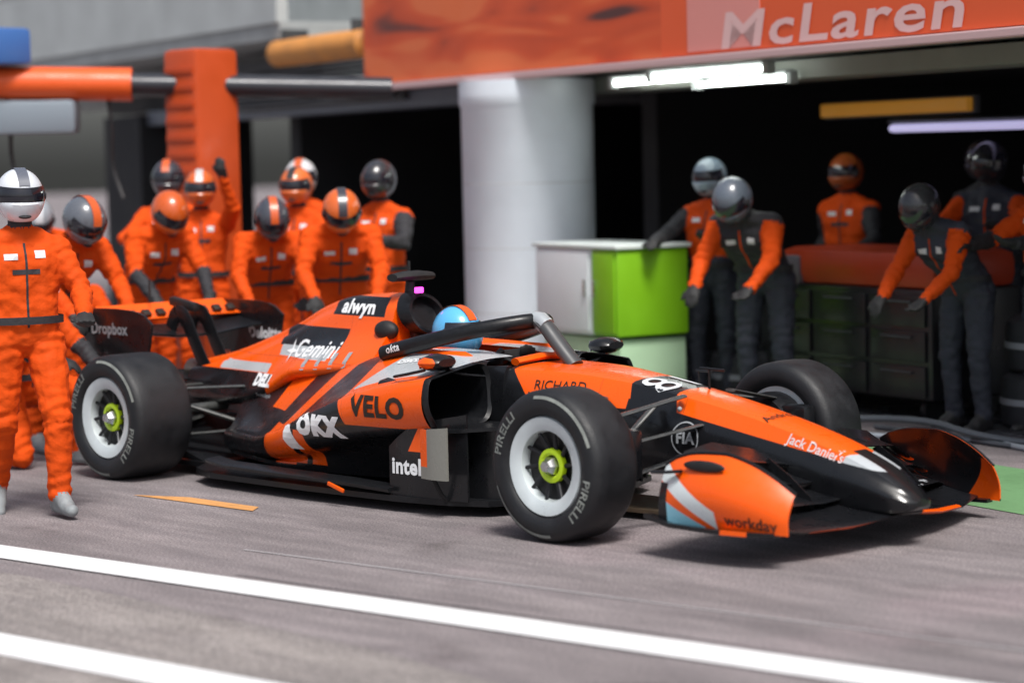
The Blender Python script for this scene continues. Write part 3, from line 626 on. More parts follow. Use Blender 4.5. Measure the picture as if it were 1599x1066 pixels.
# front wing
def FW(v): return (v[0]-.05-.065*v[1], v[1]*.94, v[2]-.035*v[1]+.02)
wing_paint = livery('wing paint', BLK, [(ORA, [(1, .25, 0, -1.33), (0, 1, 0, -.16), (0, -1, 0, .62), (0, 0, -1, .135)])])
flap_paint = livery('flap paint', BLK, [(ORA, [(0, 1, .45, -.96)]), (ORA, [(0, 1, 0, -.62), (1, 0, 0, -1.0)])])
for s in (-1, 1):
    for nm, st, pm in (
        ('wing_mainplane', [(0, 1.38, .125, .30, .030, .05), (.15, 1.38, .12, .32, .032, .05), (.4, 1.35, .10, .33, .034, .06), (.7, 1.29, .095, .32, .034, .06), (.95, 1.22, .115, .28, .028, .06)], wing_paint),
        ('wing_flap', [(.13, 1.13, .185, .19, .02, .035), (.3, 1.13, .175, .22, .022, .05), (.6, 1.10, .18, .22, .022, .06), (.85, 1.05, .18, .20, .02, .05), (.95, 1.02, .16, .18, .018, .05)], flap_paint),
        ('wing_flap', [(.14, .98, .25, .17, .018, .045), (.3, .98, .25, .19, .02, .055), (.6, .95, .265, .20, .02, .065), (.82, .93, .255, .18, .018, .06), (.94, .93, .215, .16, .016, .05)], flap_paint),
        ('wing_flap', [(.15, .85, .315, .15, .016, .05), (.3, .85, .335, .17, .018, .06), (.55, .83, .36, .18, .018, .075), (.78, .83, .345, .17, .016, .065), (.92, .86, .27, .15, .014, .05)], flap_paint)):
        wing_span([(s*y, *r) for y, *r in st]).map(FW).build(nm, pm, CAR, sharp=60)
    # endplate: curved sheet, leaning inboard at the top
    prof = lambda x: pchip([.66, .72, .85, 1.0, 1.12, 1.25, 1.36], [.36, .395, .425, .43, .405, .35, .28], x)
    E_ = []; nx, nz = 26, 10
    for side in (0, 1):
        for i in range(nx+1):
            x = .66+.70*i/nx; zt = prof(x)
            for j in range(nz+1):
                t = j/nz; z = .105+(zt-.105)*t
                bulge = .045*math.sin(math.pi*t)*math.sin(math.pi*i/nx)
                y = .985 - .13*max(0, t-.3)**1.7 + bulge - (.012 if side else 0) - .05*(i/nx)**3
                E_.append((x, s*y, z))
    q = (nx+1)*(nz+1); F = []
    for side in (0, 1):
        F += [(side*q+i*(nz+1)+j, side*q+(i+1)*(nz+1)+j, side*q+(i+1)*(nz+1)+j+1, side*q+i*(nz+1)+j+1) for i in range(nx) for j in range(nz)]
    border = [(i, 0) for i in range(nx)]+[(nx, j) for j in range(nz)]+[(i, nz) for i in range(nx, 0, -1)]+[(0, j) for j in range(nz, 0, -1)]
    for a, b in zip(border, border[1:]+border[:1]):
        ia, ib = a[0]*(nz+1)+a[1], b[0]*(nz+1)+b[1]; F.append((ia, ib, ib+q, ia+q))
    ep = MB().add(E_, F).map(FW).build('wing_endplate', [livery('endplate paint', ORA, [
        ((.62, .68, .70), [(-.55, 0, -1, .80), (.55, 0, 1, -.715), (-1, 0, 0, 1.02)]),
        ((.25, .55, .68), [(-.42, 0, -1, .565), (-1, 0, 0, 1.32)]),
        (BLK, [(-1, 0, 0, .73), (0, 0, -1, .34)]), (BLK, [(-.12, 0, -1, .255)])]), livery('endplate inner paint', BLK, [(ORA, [(1, 0, -.6, -.98), (0, 0, -1, .30)])])], CAR)
    for p in ep.data.polygons:
        if p.normal.y*s < -.05: p.material_index = 1
    if s == -1: ep_b = bvh_of([ep])
    tp = [(x, s*(.985-.13*.7**1.7-.05*((x-.66)/.7)**3), prof(x)) for x in [.66+.07*i for i in range(11)]]
    MB().tube(tp, .009, 8).map(FW).build('endplate_edge', carbon, ep)
    # painted pocket shade, outer dive plane and footplate
    MB().ell((.93, s*.978, .375), (.12, .016, .026)).map(FW).build('endplate_pocket_shade', matblk, CAR)  # matt black ellipsoid stands for the shade inside the endplate's hollow
    MB().tube(smooth_path([(.80, s*.985, .345), (.72, s*1.0, .335), (.64, s*1.0, .33)], 2), (.018, .008), 10).map(FW).build('endplate_winglet', carbon, CAR)
    fp = MB(); st = []
    for x, y0, y1, z in [(1.30, .90, .955, .10), (1.2, .90, 1.0, .098), (1.0, .92, 1.03, .095), (.75, .92, 1.03, .10), (.58, .93, 1.0, .125)]:
        st += [(x, s*y0, z+.008), (x, s*y1, z+.014), (x, s*y1, z-.006), (x, s*y0, z-.008)]
    fp.add(st, [(i*4+j, i*4+(j+1) % 4, (i+1)*4+(j+1) % 4, (i+1)*4+j) for i in range(4) for j in range(4)]+[(0, 1, 2, 3), (16, 17, 18, 19)])
    fp.map(FW).build('wing_footplate', livery('footplate paint', BLK, [(ORA, [(-1, 0, 0, 1.2), (1, -.5, 0, -.58), (0, 1, 0, -.93)]), (BLK, [(-1, 0, 0, 1.06), (1, 0, 0, -.98), (0, 1, 0, -.985)]), ((.5, .52, .53), [(-1, 0, 0, 1.06), (1, 0, 0, -1.0), (0, 1, 0, -1.0)]), (BLK, [(-1, 0, 0, .86), (1, 0, 0, -.8)])]), CAR)
    for y in (.34, .62):
        MB().prism([(1.1, .14), (1.08, .20), (.96, .29), (.84, .36), (.80, .34), (.9, .26), (1.0, .17)], s*y-.003, s*y+.003).map(FW).build('flap_bracket', carbon, CAR, smooth=False)

# rear wing
for s in (-1, 1):
    ep = MB(); poly = chaikin([(-3.77, .86), (-3.9, .945), (-4.5, .945), (-4.53, .90), (-4.5, .62), (-4.42, .50), (-4.15, .44), (-3.92, .50), (-3.82, .66), (-3.77, .86)], 2)[:-1]
    V = []
    for yo in (0, .016):
        for (x, z) in poly: V.append((x, s*(.485+yo-.16*max(0, (.62-z))**1.2 - .05*max(0, z-.86)), z))
    n = len(poly)
    ep.add(V, [tuple(range(n)), tuple(range(2*n-1, n-1, -1))]+[(i, (i+1) % n, n+(i+1) % n, n+i) for i in range(n)])
    rep = ep.build('rear_wing_endplate', livery('rear endplate paint', BLK, [(ORA, [(-1, 0, 0, -4.30), (0, 0, -1, .62)])]), CAR, smooth=False)
    if s == -1: rep_near = rep
    else: rep_far = rep
wing_span([(y, -3.98+.03*abs(y), z, .30, .03, .06) for y, z in ((-.484, .80), (-.3, .785), (-.15, .765), (0, .76), (.15, .765), (.3, .785), (.484, .80))]).build('rear_mainplane', carbon, CAR, sharp=60)
fl = wing_span([(y, -4.19, .865, .19, .022, .085) for y in (-.484, -.25, 0, .25, .484)]).build('rear_flap', papaya, CAR, sharp=60)
for k in range(9):
    y = -.43+k*.107
    if abs(y) < .05: continue
    hb = MB().box((-4.228, y, .898), (.05, .055, .026), .003, Matrix.Rotation(R(38), 3, 'Y')); hb.build('flap_marking', black_print, CAR)
MB().box((-4.13, 0, .945), (.26, .055, .06), .02, Matrix.Rotation(R(8), 3, 'Y')).build('flap_actuator', matblk, CAR)
for y in (-.075, .075):
    MB().tube(smooth_path([(-4.17, y, .80), (-4.12, y, .90), (-4.02, y, .88), (-3.93, y, .72), (-3.82, y, .56), (-3.74, y, .47)], 3), (.012, .055), 10, upv=(1, 0, .4)).build('wing_pylon', carbon, CAR)
MB().tube([(-4.32, -.12, .96), (-4.32, -.12, 1.10)], .006, 8).build('rear_antenna', matblk, CAR)
wing_span([(y, -3.92, .50+.02*abs(y), .17, .02, .05) for y in (-.46, -.2, 0, .2, .46)]).build('beam_wing', carbon, CAR, sharp=60)
MB().box((-4.02, 0, .40), (.30, .14, .16), .03).build('crash_structure', carbon, CAR)
MB().box((-4.18, 0, .40), (.02, .09, .11), .01).build('rain_light', mat('red lens', (.3, .01, .01), .2), CAR)
df = MB()
for s in (-1, 1):
    df.prism([(-3.3, .09), (-3.7, .2), (-4.05, .32), (-4.05, .30), (-3.7, .1), (-3.3, .08)], s*.5, s*.51)
df.add([(-3.3, -.5, .085), (-3.3, .5, .085), (-4.05, .5, .31), (-4.05, -.5, .31)], [(0, 1, 2, 3)])
df.build('diffuser', carbon, CAR, smooth=False)

# suspension
def arm(a, b, name='suspension_arm', w_=(.03, .009)):
    a, b = Vector(a), Vector(b); MB().tube([a, a.lerp(b, .5), b], w_, 10).build(name, mat('arm carbon', (.05, .052, .05), .35, 0, .4, .2, 30), CAR)
for s in (-1, 1):
    arm((.16, s*.17, .63), (.03, s*.70, .53)); arm((-.32, s*.24, .60), (-.03, s*.70, .53))
    arm((.20, s*.17, .35), (.03, s*.70, .22)); arm((-.30, s*.24, .36), (-.03, s*.70, .22))
    arm((.02, s*.23, .58), (0, s*.68, .26), 'push_rod', (.02, .012)); arm((.28, s*.17, .50), (.14, s*.70, .42), 'track_rod', (.022, .008))
    arm((-3.25, s*.18, .50), (-3.56, s*.62, .50)); arm((-3.80, s*.1, .48), (-3.62, s*.62, .50))
    arm((-3.15, s*.20, .26), (-3.58, s*.62, .22)); arm((-3.85, s*.1, .28), (-3.64, s*.62, .22)); arm((-3.72, s*.12, .36), (-3.66, s*.62, .36), 'track_rod')
    arm((-3.3, s*.2, .28), (-3.6, s*.60, .46), 'push_rod', (.018, .014))
    arm((-3.6, s*.1, .36), (-3.6, s*.66, .36), 'drive_shaft', (.03, .03))
    MB().lathe([(s*.58, .19), (s*.66, .21), (s*.71, .21), (s*.71, .05), (s*.58, .05)], 40, 'y', (0, 0, .36)).build('brake_duct', carbon, CAR)
    MB().lathe([(s*.52, .18), (s*.58, .21), (s*.64, .21), (s*.64, .05), (s*.52, .05)], 40, 'y', (-3.6, 0, .36)).build('brake_duct', carbon, CAR)
    bd = MB().box((.2, s*.64, .40), (.16, .1, .24), .03); bd.build('brake_scoop', livery('scoop paint', BLK, []), CAR)

# wheels
ring_paint = mat('rim ring', (.58, .64, .66), .35, .1, .2, .08, 9)
lime = mat('lime paint', (.50, .72, .01), .35, 0, .2)
band = mat('sidewall print', (.20, .215, .20), .65, 0, 0, .25, 20)
inner_dark = mat('rim black', (.008, .008, .009), .45)
def make_wheel(x, s, W_, yo):
    """s: side; yo: |y| of the outer sidewall; W_: tyre width"""
    y = lambda d: s*(yo-d)
    wl = MB().lathe([(y(.03), .236), (y(.018), .230), (y(.022), .196), (y(.035), .168), (y(.07), .160), (y(W_-.03), .20), (y(W_-.03), .236)], 72, 'y', (x, 0, .36)).build('wheel', ring_paint, CAR)
    ty = [(0.03, .234), (.008, .25), (0.0, .285), (.003, .318), (.016, .343), (.045, .357), (.10, .3605), (W_/2, .361)]
    prof = [(y(a), r) for a, r in ty]+[(y(W_-a), r) for a, r in ty[-2::-1]]+[(y(W_-.05), .225), (y(.05), .225)]
    tyre = MB().lathe(prof, 96, 'y', (x, 0, .36)).build('tyre', rubber, wl, sharp=50)
    MB().lathe([(y(.085), .162), (y(.10), .06), (y(.13), .06), (y(.13), .162)], 48, 'y', (x, 0, .36)).build('wheel_disc', inner_dark, wl)
    sp = MB()
    for k in range(10):
        a = 2*math.pi*k/10
        c, sn = math.cos(a), math.sin(a); c2, s2 = math.cos(a+.12), math.sin(a+.12)
        sp.tube([(x+.06*c, y(.082), .36+.06*sn), (x+.165*c2, y(.06), .36+.165*s2)], [(.014, .009), (.009, .009)], 8, upv=(0, 1, 0))
    sp.build('spokes', mat('spoke metal', (.03, .031, .034), .35, .6), wl)
    MB().lathe([(y(.085), .083), (y(.062), .080), (y(.058), .062), (y(.066), .050), (y(.085), .050)], 40, 'y', (x, 0, .36)).build('hub_ring', lime, wl)
    MB().lathe([(y(.085), .048), (y(.05), .044), (y(.035), .030), (y(.018), .026), (y(.016), .001), (y(.085), .001)], 6 , 'y', (x, 0, .36), closed=False).build('wheel_nut', chrome, wl)
    # print on the sidewall: two arcs and two words
    def wall(r): return pchip([.25, .285, .318, .343], [.008, 0, .003, .016], r)
    for a0 in (R(20), R(200)):
        arc = MB(); V = []; N = 40
        for k in range(N+1):
            a = a0+R(78)*k/N
            for r in (.318, .3325): V.append((x+r*math.cos(a), y(wall(r)-.0022), .36+r*math.sin(a)))
        arc.add(V, [(2*k, 2*k+1, 2*k+3, 2*k+2) for k in range(N)]).build('compound_stripe', band, wl, smooth=False)
    TV, TF = text_mesh('PIRELLI', .060, .0012)
    for a0 in (R(150), R(-30)):
        V = []
        for q in TV:
            a = a0 + s*q[0]*1.25/.30; r = .292+q[1]
            V.append((x+r*math.cos(a), y(wall(r)-.0022), .36+r*math.sin(a)))
        mesh('sidewall_lettering', V, TF, band, wl, smooth=False)
    return wl
for s in (-1, 1):
    make_wheel(0, s, .30, .99); make_wheel(-3.6, s, .40, .985)

# writing
yx = (1, 0, 0)
def side(body, size, x, z, m, yy=-.9, bold=.0, bvh=None, v=(0, 0, 1), u=(1, 0, 0), **k):
    return write(body, size, (x, yy, z), u, v, m, CAR, bvh or pod_b, bold, **k)
side('VELO', .15, -1.42, .53, black_print, bold=.006, stretch=1.1)
side('OKX', .14, -1.93, .40, white_print, bold=.012, stretch=1.1)
dv = [.8*Vector((-.085, .075, 0)), .8*Vector((.0, .085, 0)), .8*Vector((.06, .0, 0)), .8*Vector((.09, -.085, 0)), .8*Vector((-.03, -.085, 0)), .8*Vector((-.085, -.02, 0))]
decal(dv, [tuple(range(6))[::-1]], (-2.20, -.9, .325), (1, 0, 0), (0, 0, 1), white_print, CAR, 'emblem', pod_b)
side('alwyn', .105, -2.33, .984, white_print, bold=.004, stretch=1.3)
write('Gemini', .155, (-2.60, -.5, .80), (1, 0, 0), (0, .2, 1), white_print, CAR, pod_b, .002, stretch=1.05)
st4 = []
for k in range(16):
    a = math.pi/2*k/4; rr = [.062, .026, .016, .026][k % 4]; st4.append(Vector((rr*math.cos(a), rr*1.2*math.sin(a), 0)))
decal(st4, [tuple(range(16))], (-2.885, -.5, .79), (1, 0, 0), (0, .2, 1), white_print, CAR, 'emblem', pod_b)
side('DELL', .085, -3.05, .545, white_print, bold=.006, stretch=1.05)
side('Technologies', .030, -3.0, .465, grey_print)
write('airwallex', .075, (-1.58, -.43, 1.1), (1, .05, 0), (0, .9, .45), white_print, CAR, pod_b, .002)
write('cisco', .085, (-1.52, -.55, 1.0), (1, .05, 0), (0, .9, .4), white_print, CAR, pod_b, .003)
for k in range(4):
    decal([Vector((-.018, -.05, 0)), Vector((.018, -.05, 0)), Vector((.018, .05, 0)), Vector((-.018, .05, 0))], [(0, 1, 2, 3)], (-2.22-.13*k, -.48, 1.0), (1, 0, 0), (0, .8, .5), grey_print, CAR, 'stripe_marking', pod_b)
side('RICHARD', .065, -.60, .645, black_print, bvh=nose_b, stretch=1.15)
side('MILLE', .065, -.70, .585, black_print, bvh=nose_b, stretch=1.15)
write('81', .30, (-.05, .0, .95), (0, 1, 0), (-1, 0, 0), mat('number print', (.6, .63, .66), .4), CAR, nose_b, .0, stretch=1.15)
write("Jack Daniel's", .062, (.93, -.6, .425), (1, 0, -.25), (.25, 0, 1), mat('pink white print', (.62, .52, .52), .5), CAR, nose_b, .001)
write('FIA', .075, (.20, -.6, .43), (1, 0, 0), (0, 0, 1), grey_print, CAR, nose_b, .003)
circ = []
for k in range(33): a = 2*math.pi*k/32; circ += [Vector((.075*math.cos(a), .075*math.sin(a), 0)), Vector((.082*math.cos(a), .082*math.sin(a), 0))]
decal(circ, [(2*k, 2*k+1, 2*k+3, 2*k+2) for k in range(32)], (.20, -.6, .43), (1, 0, 0), (0, 0, 1), grey_print, CAR, 'emblem', nose_b)
write('Android', .075, (.62, 0, .9), (0, 1, 0), (-1, 0, 0), black_print, CAR, nose_b, .0)
write('workday', .072, (1.20, -1.3, .20), (1, 0, -.05), (0, 0, 1), black_print, CAR, ep_b, .001)
write('DEWALT', .13, (1.4, .45, .6), (0, 1, 0), (-1, 0, 1), grey_print, CAR, bvh_of([o for o in CAR.children if o.name.startswith('wing_flap')]), .004)
fb = bvh_of([o for o in CAR.children if o.name.startswith('floor_fence') and min(v.co.y for v in o.data.vertices) < -.70])
write('intel', .115, (-1.25, -.95, .235), (1, 0, 0), (0, 0, 1), white_print, CAR, fb, .004)
write('Dropbox', .10, (-4.22, -.8, .82), (1, 0, 0), (0, 0, 1), grey_print, CAR, bvh_of([rep_near]), .002)
write('Deloitte.', .095, (-3.93, .478, .74), (1, 0, 0), (0, 0, 1), white_print, CAR, None, .004)
hb_ = write('okta', .06, (-1.70, -.8, .80), (1, 0, .22), (-.22, 0, 1), white_print, CAR, halo_b, .001)
eb = bvh_of([o for o in CAR.children if o.name.startswith('floor_edge_wing')])
write('Hilton', .06, (-2.62, -.765, .5), (1, 0, 0), (0, 1, .3), white_print, CAR, eb, .001)
write('OKX', .05, (-2.2, -.768, .5), (1, 0, 0), (0, 1, .3), white_print, CAR, eb, .001)

# ------------------------------------------------------------------ people
def capsule(bm, a, b, ra, rb, seg=12):
    a, b = Vector(a), Vector(b); d = b-a; L = d.length
    q = Vector((0, 0, 1)).rotation_difference(d.normalized()).to_matrix() if L > 1e-6 else Matrix.Identity(3)
    rings = []
    for i in range(5): ph = math.pi/2*i/4.0; rings.append((-ra*math.cos(ph), ra*math.sin(ph)))
    for i in range(5): ph = math.pi/2*i/4.0; rings.append((L+rb*math.sin(ph), rb*math.cos(ph)))
    vs = []
    for z, r in rings:
        r = max(r, 1e-4); vs.append([bm.verts.new(a+q @ Vector((r*math.cos(2*math.pi*k/seg), r*math.sin(2*math.pi*k/seg), z))) for k in range(seg)])
    for i in range(len(vs)-1):
        for k in range(seg): bm.faces.new((vs[i][k], vs[i][(k+1) % seg], vs[i+1][(k+1) % seg], vs[i+1][k]))
    bm.faces.new(vs[0][::-1]); bm.faces.new(vs[-1])
overall = mat('orange overall', (.62, .066, .003), .8, 0, 0, .07, 5, .3, 60, spec=.2)
overall_d = mat('black overall', (.02, .02, .024), .75, 0, 0, .2, 7, .5, 26)
overall_n = mat('navy overall', (.026, .03, .045), .75, 0, 0, .2, 7, .5, 26)
glove_m = mat('black glove', (.015, .015, .016), .7, 0, 0, .2, 20); shoe_m = mat('grey shoe', (.22, .24, .25), .6, 0, 0, .2, 20); shoe_b = mat('black shoe', (.02, .02, .022), .5)
skin_m = mat('skin', (.50, .27, .18), .5, 0, 0, .06, 20); white_cloth = mat('white sleeve', (.62, .66, .70), .7, 0, 0, .08, 10)
badge_m = mat('cloth badge', (.62, .63, .64), .7); badge_d = mat('dark badge', (.03, .03, .035), .7)
visor_m = mat('visor', (.012, .012, .018), .08, 0, .5)
J0 = dict(head=(.02, 0, 1.66), neck=(0, 0, 1.50), chest=(0, 0, 1.32), belly=(.01, 0, 1.10), pelvis=(0, 0, .96),
          sh=((0, .185, 1.395), (0, -.185, 1.395)), el=((-.02, .27, 1.16), (-.02, -.27, 1.16)), wr=((.10, .29, .92), (.10, -.29, .92)),
          hip=((0, .10, .93), (0, -.10, .93)), kn=((.04, .13, .51), (.04, -.13, .51)), an=((0, .13, .09), (0, -.13, .09)))
def person(loc, rz, label, pose=None, top=None, leg=None, arm_m=None, helmet=(.6, .62, .65), stripe=None, fore=None, knee=None, voxel=.012, shoes=None, group='pit crew at the stop', belt=True, seat=False, hscale=1.):
    J = {k: v for k, v in J0.items()}; J.update(pose or {})
    top = top or overall; leg = leg or overall; arm_m = arm_m or top; shoes = shoes or shoe_m
    v = lambda k, i=None: Vector(J[k] if i is None else J[k][i])
    segs = []                                      # a, b, ra, rb, material index
    MT = [top, leg, arm_m, glove_m, shoes, overall_d, fore or arm_m, knee or leg]
    ch, be, pe, ne = v('chest'), v('belly'), v('pelvis'), v('neck')
    lat = (v('sh', 0)-v('sh', 1)).normalized(); latp = (v('hip', 0)-v('hip', 1)).normalized()
    for i, sg in ((0, 1), (1, -1)):
        segs += [(ch+lat*sg*.085, be+latp*sg*.07, .125, .105, 0), (be+latp*sg*.07, pe+latp*sg*.075, .105, .115, 1), (ch+lat*sg*.10+(ne-ch)*.2, v('sh', i), .10, .076, 0), (ne-(ne-ch)*.1, v('sh', i)-(ne-ch)*.02, .062, .068, 0),
                 (v('sh', i), v('el', i), .075, .056, 2), (v('el', i), v('wr', i), .056, .042, 6),
                 (v('hip', i), v('kn', i), .108, .075, 1), (v('kn', i), v('an', i)+Vector((0, 0, .03)), .074, .058, 7)]
        dz = (v('an', i)-v('kn', i)).normalized(); fwd = Vector((1, .12*sg, 0)); fwd = (fwd-dz*fwd.dot(dz)*.9).normalized()
        a_ = v('an', i); heel = a_ - fwd*.045 + dz*.035
        segs += [(a_, heel, .05, .042, 4), (heel, a_+fwd*.17+dz*.042, .042, .034, 4), (a_+Vector((0, 0, .02)), a_+fwd*.10+dz*.03, .046, .042, 4)]
        # hand: palm, four fingers of different lengths, a thumb
        ha = (v('wr', i)-v('el', i)).normalized(); side_ = ha.cross(Vector((0, 0, 1)))
        if side_.length < .3: side_ = Vector((1, 0, 0)) - ha*ha.x
        side_.normalize(); nrm = side_.cross(ha)*sg
        wr = v('wr', i); pm = wr+ha*.085
        segs += [(wr, pm, .034, .030, 3), (wr+side_*.018+ha*.02, pm+side_*.03, .026, .020, 3), (wr-side_*.018+ha*.02, pm-side_*.03, .026, .020, 3)]
        for k, ln in enumerate((.068, .080, .075, .058)):
            b0 = pm + side_*(.036-.024*k); b1 = b0+ha*ln*.5+nrm*ln*.16; b2 = b1+ha*ln*.34+nrm*ln*.38
            segs += [(b0, b1, .0125, .0115, 3), (b1, b2, .0115, .0098, 3)]
        t0 = wr+side_*.03+ha*.035; segs += [(t0, t0+side_*.034+ha*.03+nrm*.01, .015, .013, 3), (t0+side_*.034+ha*.03+nrm*.01, t0+side_*.04+ha*.065+nrm*.022, .013, .011, 3)]
    segs += [(ch, be, .13, .115, 0), (be, pe, .115, .12, 1), (ch+(ne-ch)*.4, ne, .10, .062, 0), (ne, v('head')-(v('head')-ne)*.3, .06, .06, 5)]
    hd = v('head'); segs += [(hd, hd+Vector((.02, 0, -.05)), .085, .07, 5)]
    bm = bmesh.new()
    for a, b, ra, rb, _ in segs: capsule(bm, a, b, ra, rb)
    me = bpy.data.meshes.new('tmp'); bm.to_mesh(me); bm.free(); to = bpy.data.objects.new('tmp', me); COL.objects.link(to)
    md = to.modifiers.new('r', 'REMESH'); md.mode = 'VOXEL'; md.voxel_size = voxel; md.use_smooth_shade = True
    ms = to.modifiers.new('s', 'SMOOTH'); ms.factor = .5; ms.iterations = 2
    body = bpy.data.meshes.new_from_object(to.evaluated_get(bpy.context.evaluated_depsgraph_get()))
    bpy.data.objects.remove(to); bpy.data.meshes.remove(me)
    N = len(body.vertices); co = np.empty(N*3); body.vertices.foreach_get('co', co); co = co.reshape(-1, 3)
    no = np.empty(N*3); body.vertices.foreach_get('normal', no); no = no.reshape(-1, 3)
    best = np.full(N, 9.); idx = np.zeros(N, int); crease = np.zeros(N)
    for a, b, ra, rb, mi in segs:
        a = np.array(a); b = np.array(b); d = b-a; t = np.clip(((co-a)@d)/max(d@d, 1e-9), 0, 1)
        q = np.linalg.norm(co-(a+t[:, None]*d), axis=1)-(ra+(rb-ra)*t); k = q < best; best[k] = q[k]; idx[k] = mi; L_ = np.sqrt(d@d)
        if mi in (1, 2, 6, 7) and L_ > .2:
            sd_ = np.minimum(t, 1-t)*L_; crease[k] = (np.exp(-(sd_/.09)**2)*np.sin(t*L_*95+co[:, 0]*30+co[:, 1]*22)*.005)[k]
        else: crease[k] = 0
    cloth = (idx != 3) & (idx != 4)
    seed = Vector((loc[0]*3.1, loc[1]*2.3, 0))
    for i in np.nonzero(cloth)[0]:
        p = Vector(co[i]); f = noise.noise(Vector((p.x*9, p.y*9, p.z*15))+seed)*.011 + noise.noise(Vector((p.x*22+p.z*8, p.y*22, p.z*30))+seed)*.007
        co[i] += no[i]*(f+crease[i])
    body.vertices.foreach_set('co', co.ravel())
    for x in MT: body.materials.append(x)
    pm = []
    for p in body.polygons: pm.append(int(idx[p.vertices[0]]))
    body.polygons.foreach_set('material_index', pm); body.shade_smooth(); body.update()
    o = link('person', body); o.location = loc; o.rotation_euler = (0, 0, rz); tag(o, label, 'person', group)
    k_ = 1 if seat else .97+.06*random.random(); o.scale = (k_*(.96+.1*random.random() if not seat else 1), k_*(.96+.1*random.random() if not seat else 1), k_)
    if not seat:
        bv = BVHTree.FromPolygons([Vector(q) for q in co], [tuple(p.vertices) for p in body.polygons])
        upv = (ne-be).normalized(); rtv = Vector((0, 1, 0)); rc = lambda a, b: [Vector((-a, -b, 0)), Vector((a, -b, 0)), Vector((a, b, 0)), Vector((-a, b, 0))]
        trim = overall_d if top is overall else overall; Q = [(0, 1, 2, 3)]; fo = Vector((.35, 0, 0))
        mid = (ch+be)/2
        for V_, og, mm, nm in ((rc(.006, .22), mid, trim, 'zip'), (rc(.035, .016), ch+upv*.04-rtv*.075, badge_m, 'badge'), (rc(.026, .02), ch+upv*.05+rtv*.075, badge_m, 'badge'), (rc(.07, .013), ch-upv*.04, badge_d, 'badge')):
            dv_ = decal(V_, Q, og+rtv.cross(upv)*.0, rtv, upv, mm, None, nm, bv, .003, .02); dv_.parent = o
    # helmet: shell with face opening and chin bar, visor, strap band
    hm = mat('helmet %.2f %.2f %.2f' % helmet, helmet, .25, 0, .6)
    up_ = (hd-ne).normalized() if not seat else Vector((0, 0, 1)); q = Vector((0, 0, 1)).rotation_difference(up_).to_matrix()
    yaw = J.get('look', 0.); q = q @ Matrix.Rotation(yaw, 3, 'Z')
    def place(mb): mb.V = [tuple(hd + q @ (Vector(x)*hscale)) for x in mb.V]; return mb
    sh = MB(); V = []; nr, ns = 18, 36
    for i in range(nr+1):
        ph = math.pi*(.02+.80*i/nr)
        for k in range(ns):
            th = 2*math.pi*k/ns; r = math.sin(ph)
            x = .150*r*math.cos(th)+ (.018 if ph > 1.7 and math.cos(th) > .2 else 0); y = .122*r*math.sin(th); z = .145*math.cos(ph)+.015
            V.append((x, y, z))
    F = [(i*ns+k, i*ns+(k+1) % ns, (i+1)*ns+(k+1) % ns, (i+1)*ns+k) for i in range(nr) for k in range(ns)]+[tuple(range(ns)), tuple(range(nr*ns, (nr+1)*ns))]
    hel = place(sh.add(V, F)).build('helmet', hm, o)
    for sy in (-1, 1):
        place(MB().ell((.035, sy*.119, .02), (.024, .010, .024), 16, 8)).build('visor_hinge', overall_d, hel)
    place(MB().ell((.125, 0, -.075), (.026, .034, .012), 14, 8)).build('chin_vent', overall_d, hel)
    vi = MB(); V = []
    for i in range(9):
        ph = math.pi*(.36+.21*i/8)
        for k in range(25):
            th = R(-78)+R(156)*k/24; r = math.sin(ph)*1.035; V.append((.150*r*math.cos(th)+.003, .122*r*math.sin(th), .145*math.cos(ph)+.015))
    vi.add(V, [(i*25+k, i*25+k+1, (i+1)*25+k+1, (i+1)*25+k) for i in range(8) for k in range(24)]); place(vi).build('visor', visor_m, hel)
    if stripe:
        b_ = MB(); V = []
        for i in range(25):
            ph = math.pi*(-.34+.9*i/24)
            for dy in (-.028, .028): V.append((.1535*math.sin(ph)*-1, dy, .1485*math.cos(ph)+.015))
        b_.add(V, [(2*i, 2*i+1, 2*i+3, 2*i+2) for i in range(24)]); place(b_).build('helmet_stripe', mat('stripe %.2f %.2f' % stripe[:2], stripe, .3, 0, .4), hel)
    if belt and not seat:
        w_ = MB(); c = (be+pe)/2; V = []
        for k in range(24):
            a = 2*math.pi*k/24
            for dz in (-.02, .02): V.append(tuple(c+Vector((.142*math.cos(a), .205*math.sin(a), dz))))
        w_.add(V, [(2*k, 2*((k+1) % 24), 2*((k+1) % 24)+1, 2*k+1) for k in range(24)]).build('belt', overall_d, o)
    return o
bend = dict(head=(.42, 0, 1.46), neck=(.32, 0, 1.36), chest=(.22, 0, 1.22), belly=(.08, 0, 1.06), pelvis=(0, 0, .94), sh=((.26, .19, 1.30), (.26, -.19, 1.30)),
            el=((.40, .25, 1.06), (.40, -.25, 1.06)), wr=((.58, .2, .90), (.58, -.2, .90)), hip=((0, .10, .91), (0, -.10, .91)))
reach = dict(el=((.22, .26, 1.52), (.10, -.30, 1.20)), wr=((.34, .2, 1.75), (.30, -.32, 1.10)))
kneel = dict(head=(.16, 0, 1.12), neck=(.10, 0, .97), chest=(.06, 0, .82), belly=(.02, 0, .62), pelvis=(-.02, 0, .47), sh=((.08, .19, .92), (.08, -.19, .92)), el=((.26, .25, .72), (.26, -.25, .72)),
             wr=((.46, .16, .62), (.46, -.16, .66)), hip=((-.02, .10, .45), (-.02, -.10, .45)), kn=((.36, .15, .46), (.12, -.14, .08)), an=((.32, .15, .09), (-.28, -.14, .10)))
step = dict(kn=((.16, .12, .52), (-.02, -.12, .50)), an=((.16, .12, .09), (-.24, -.12, .12)), el=((.10, .28, 1.17), (-.14, -.28, 1.18)), wr=((.34, .24, 1.06), (.02, -.32, .95)))
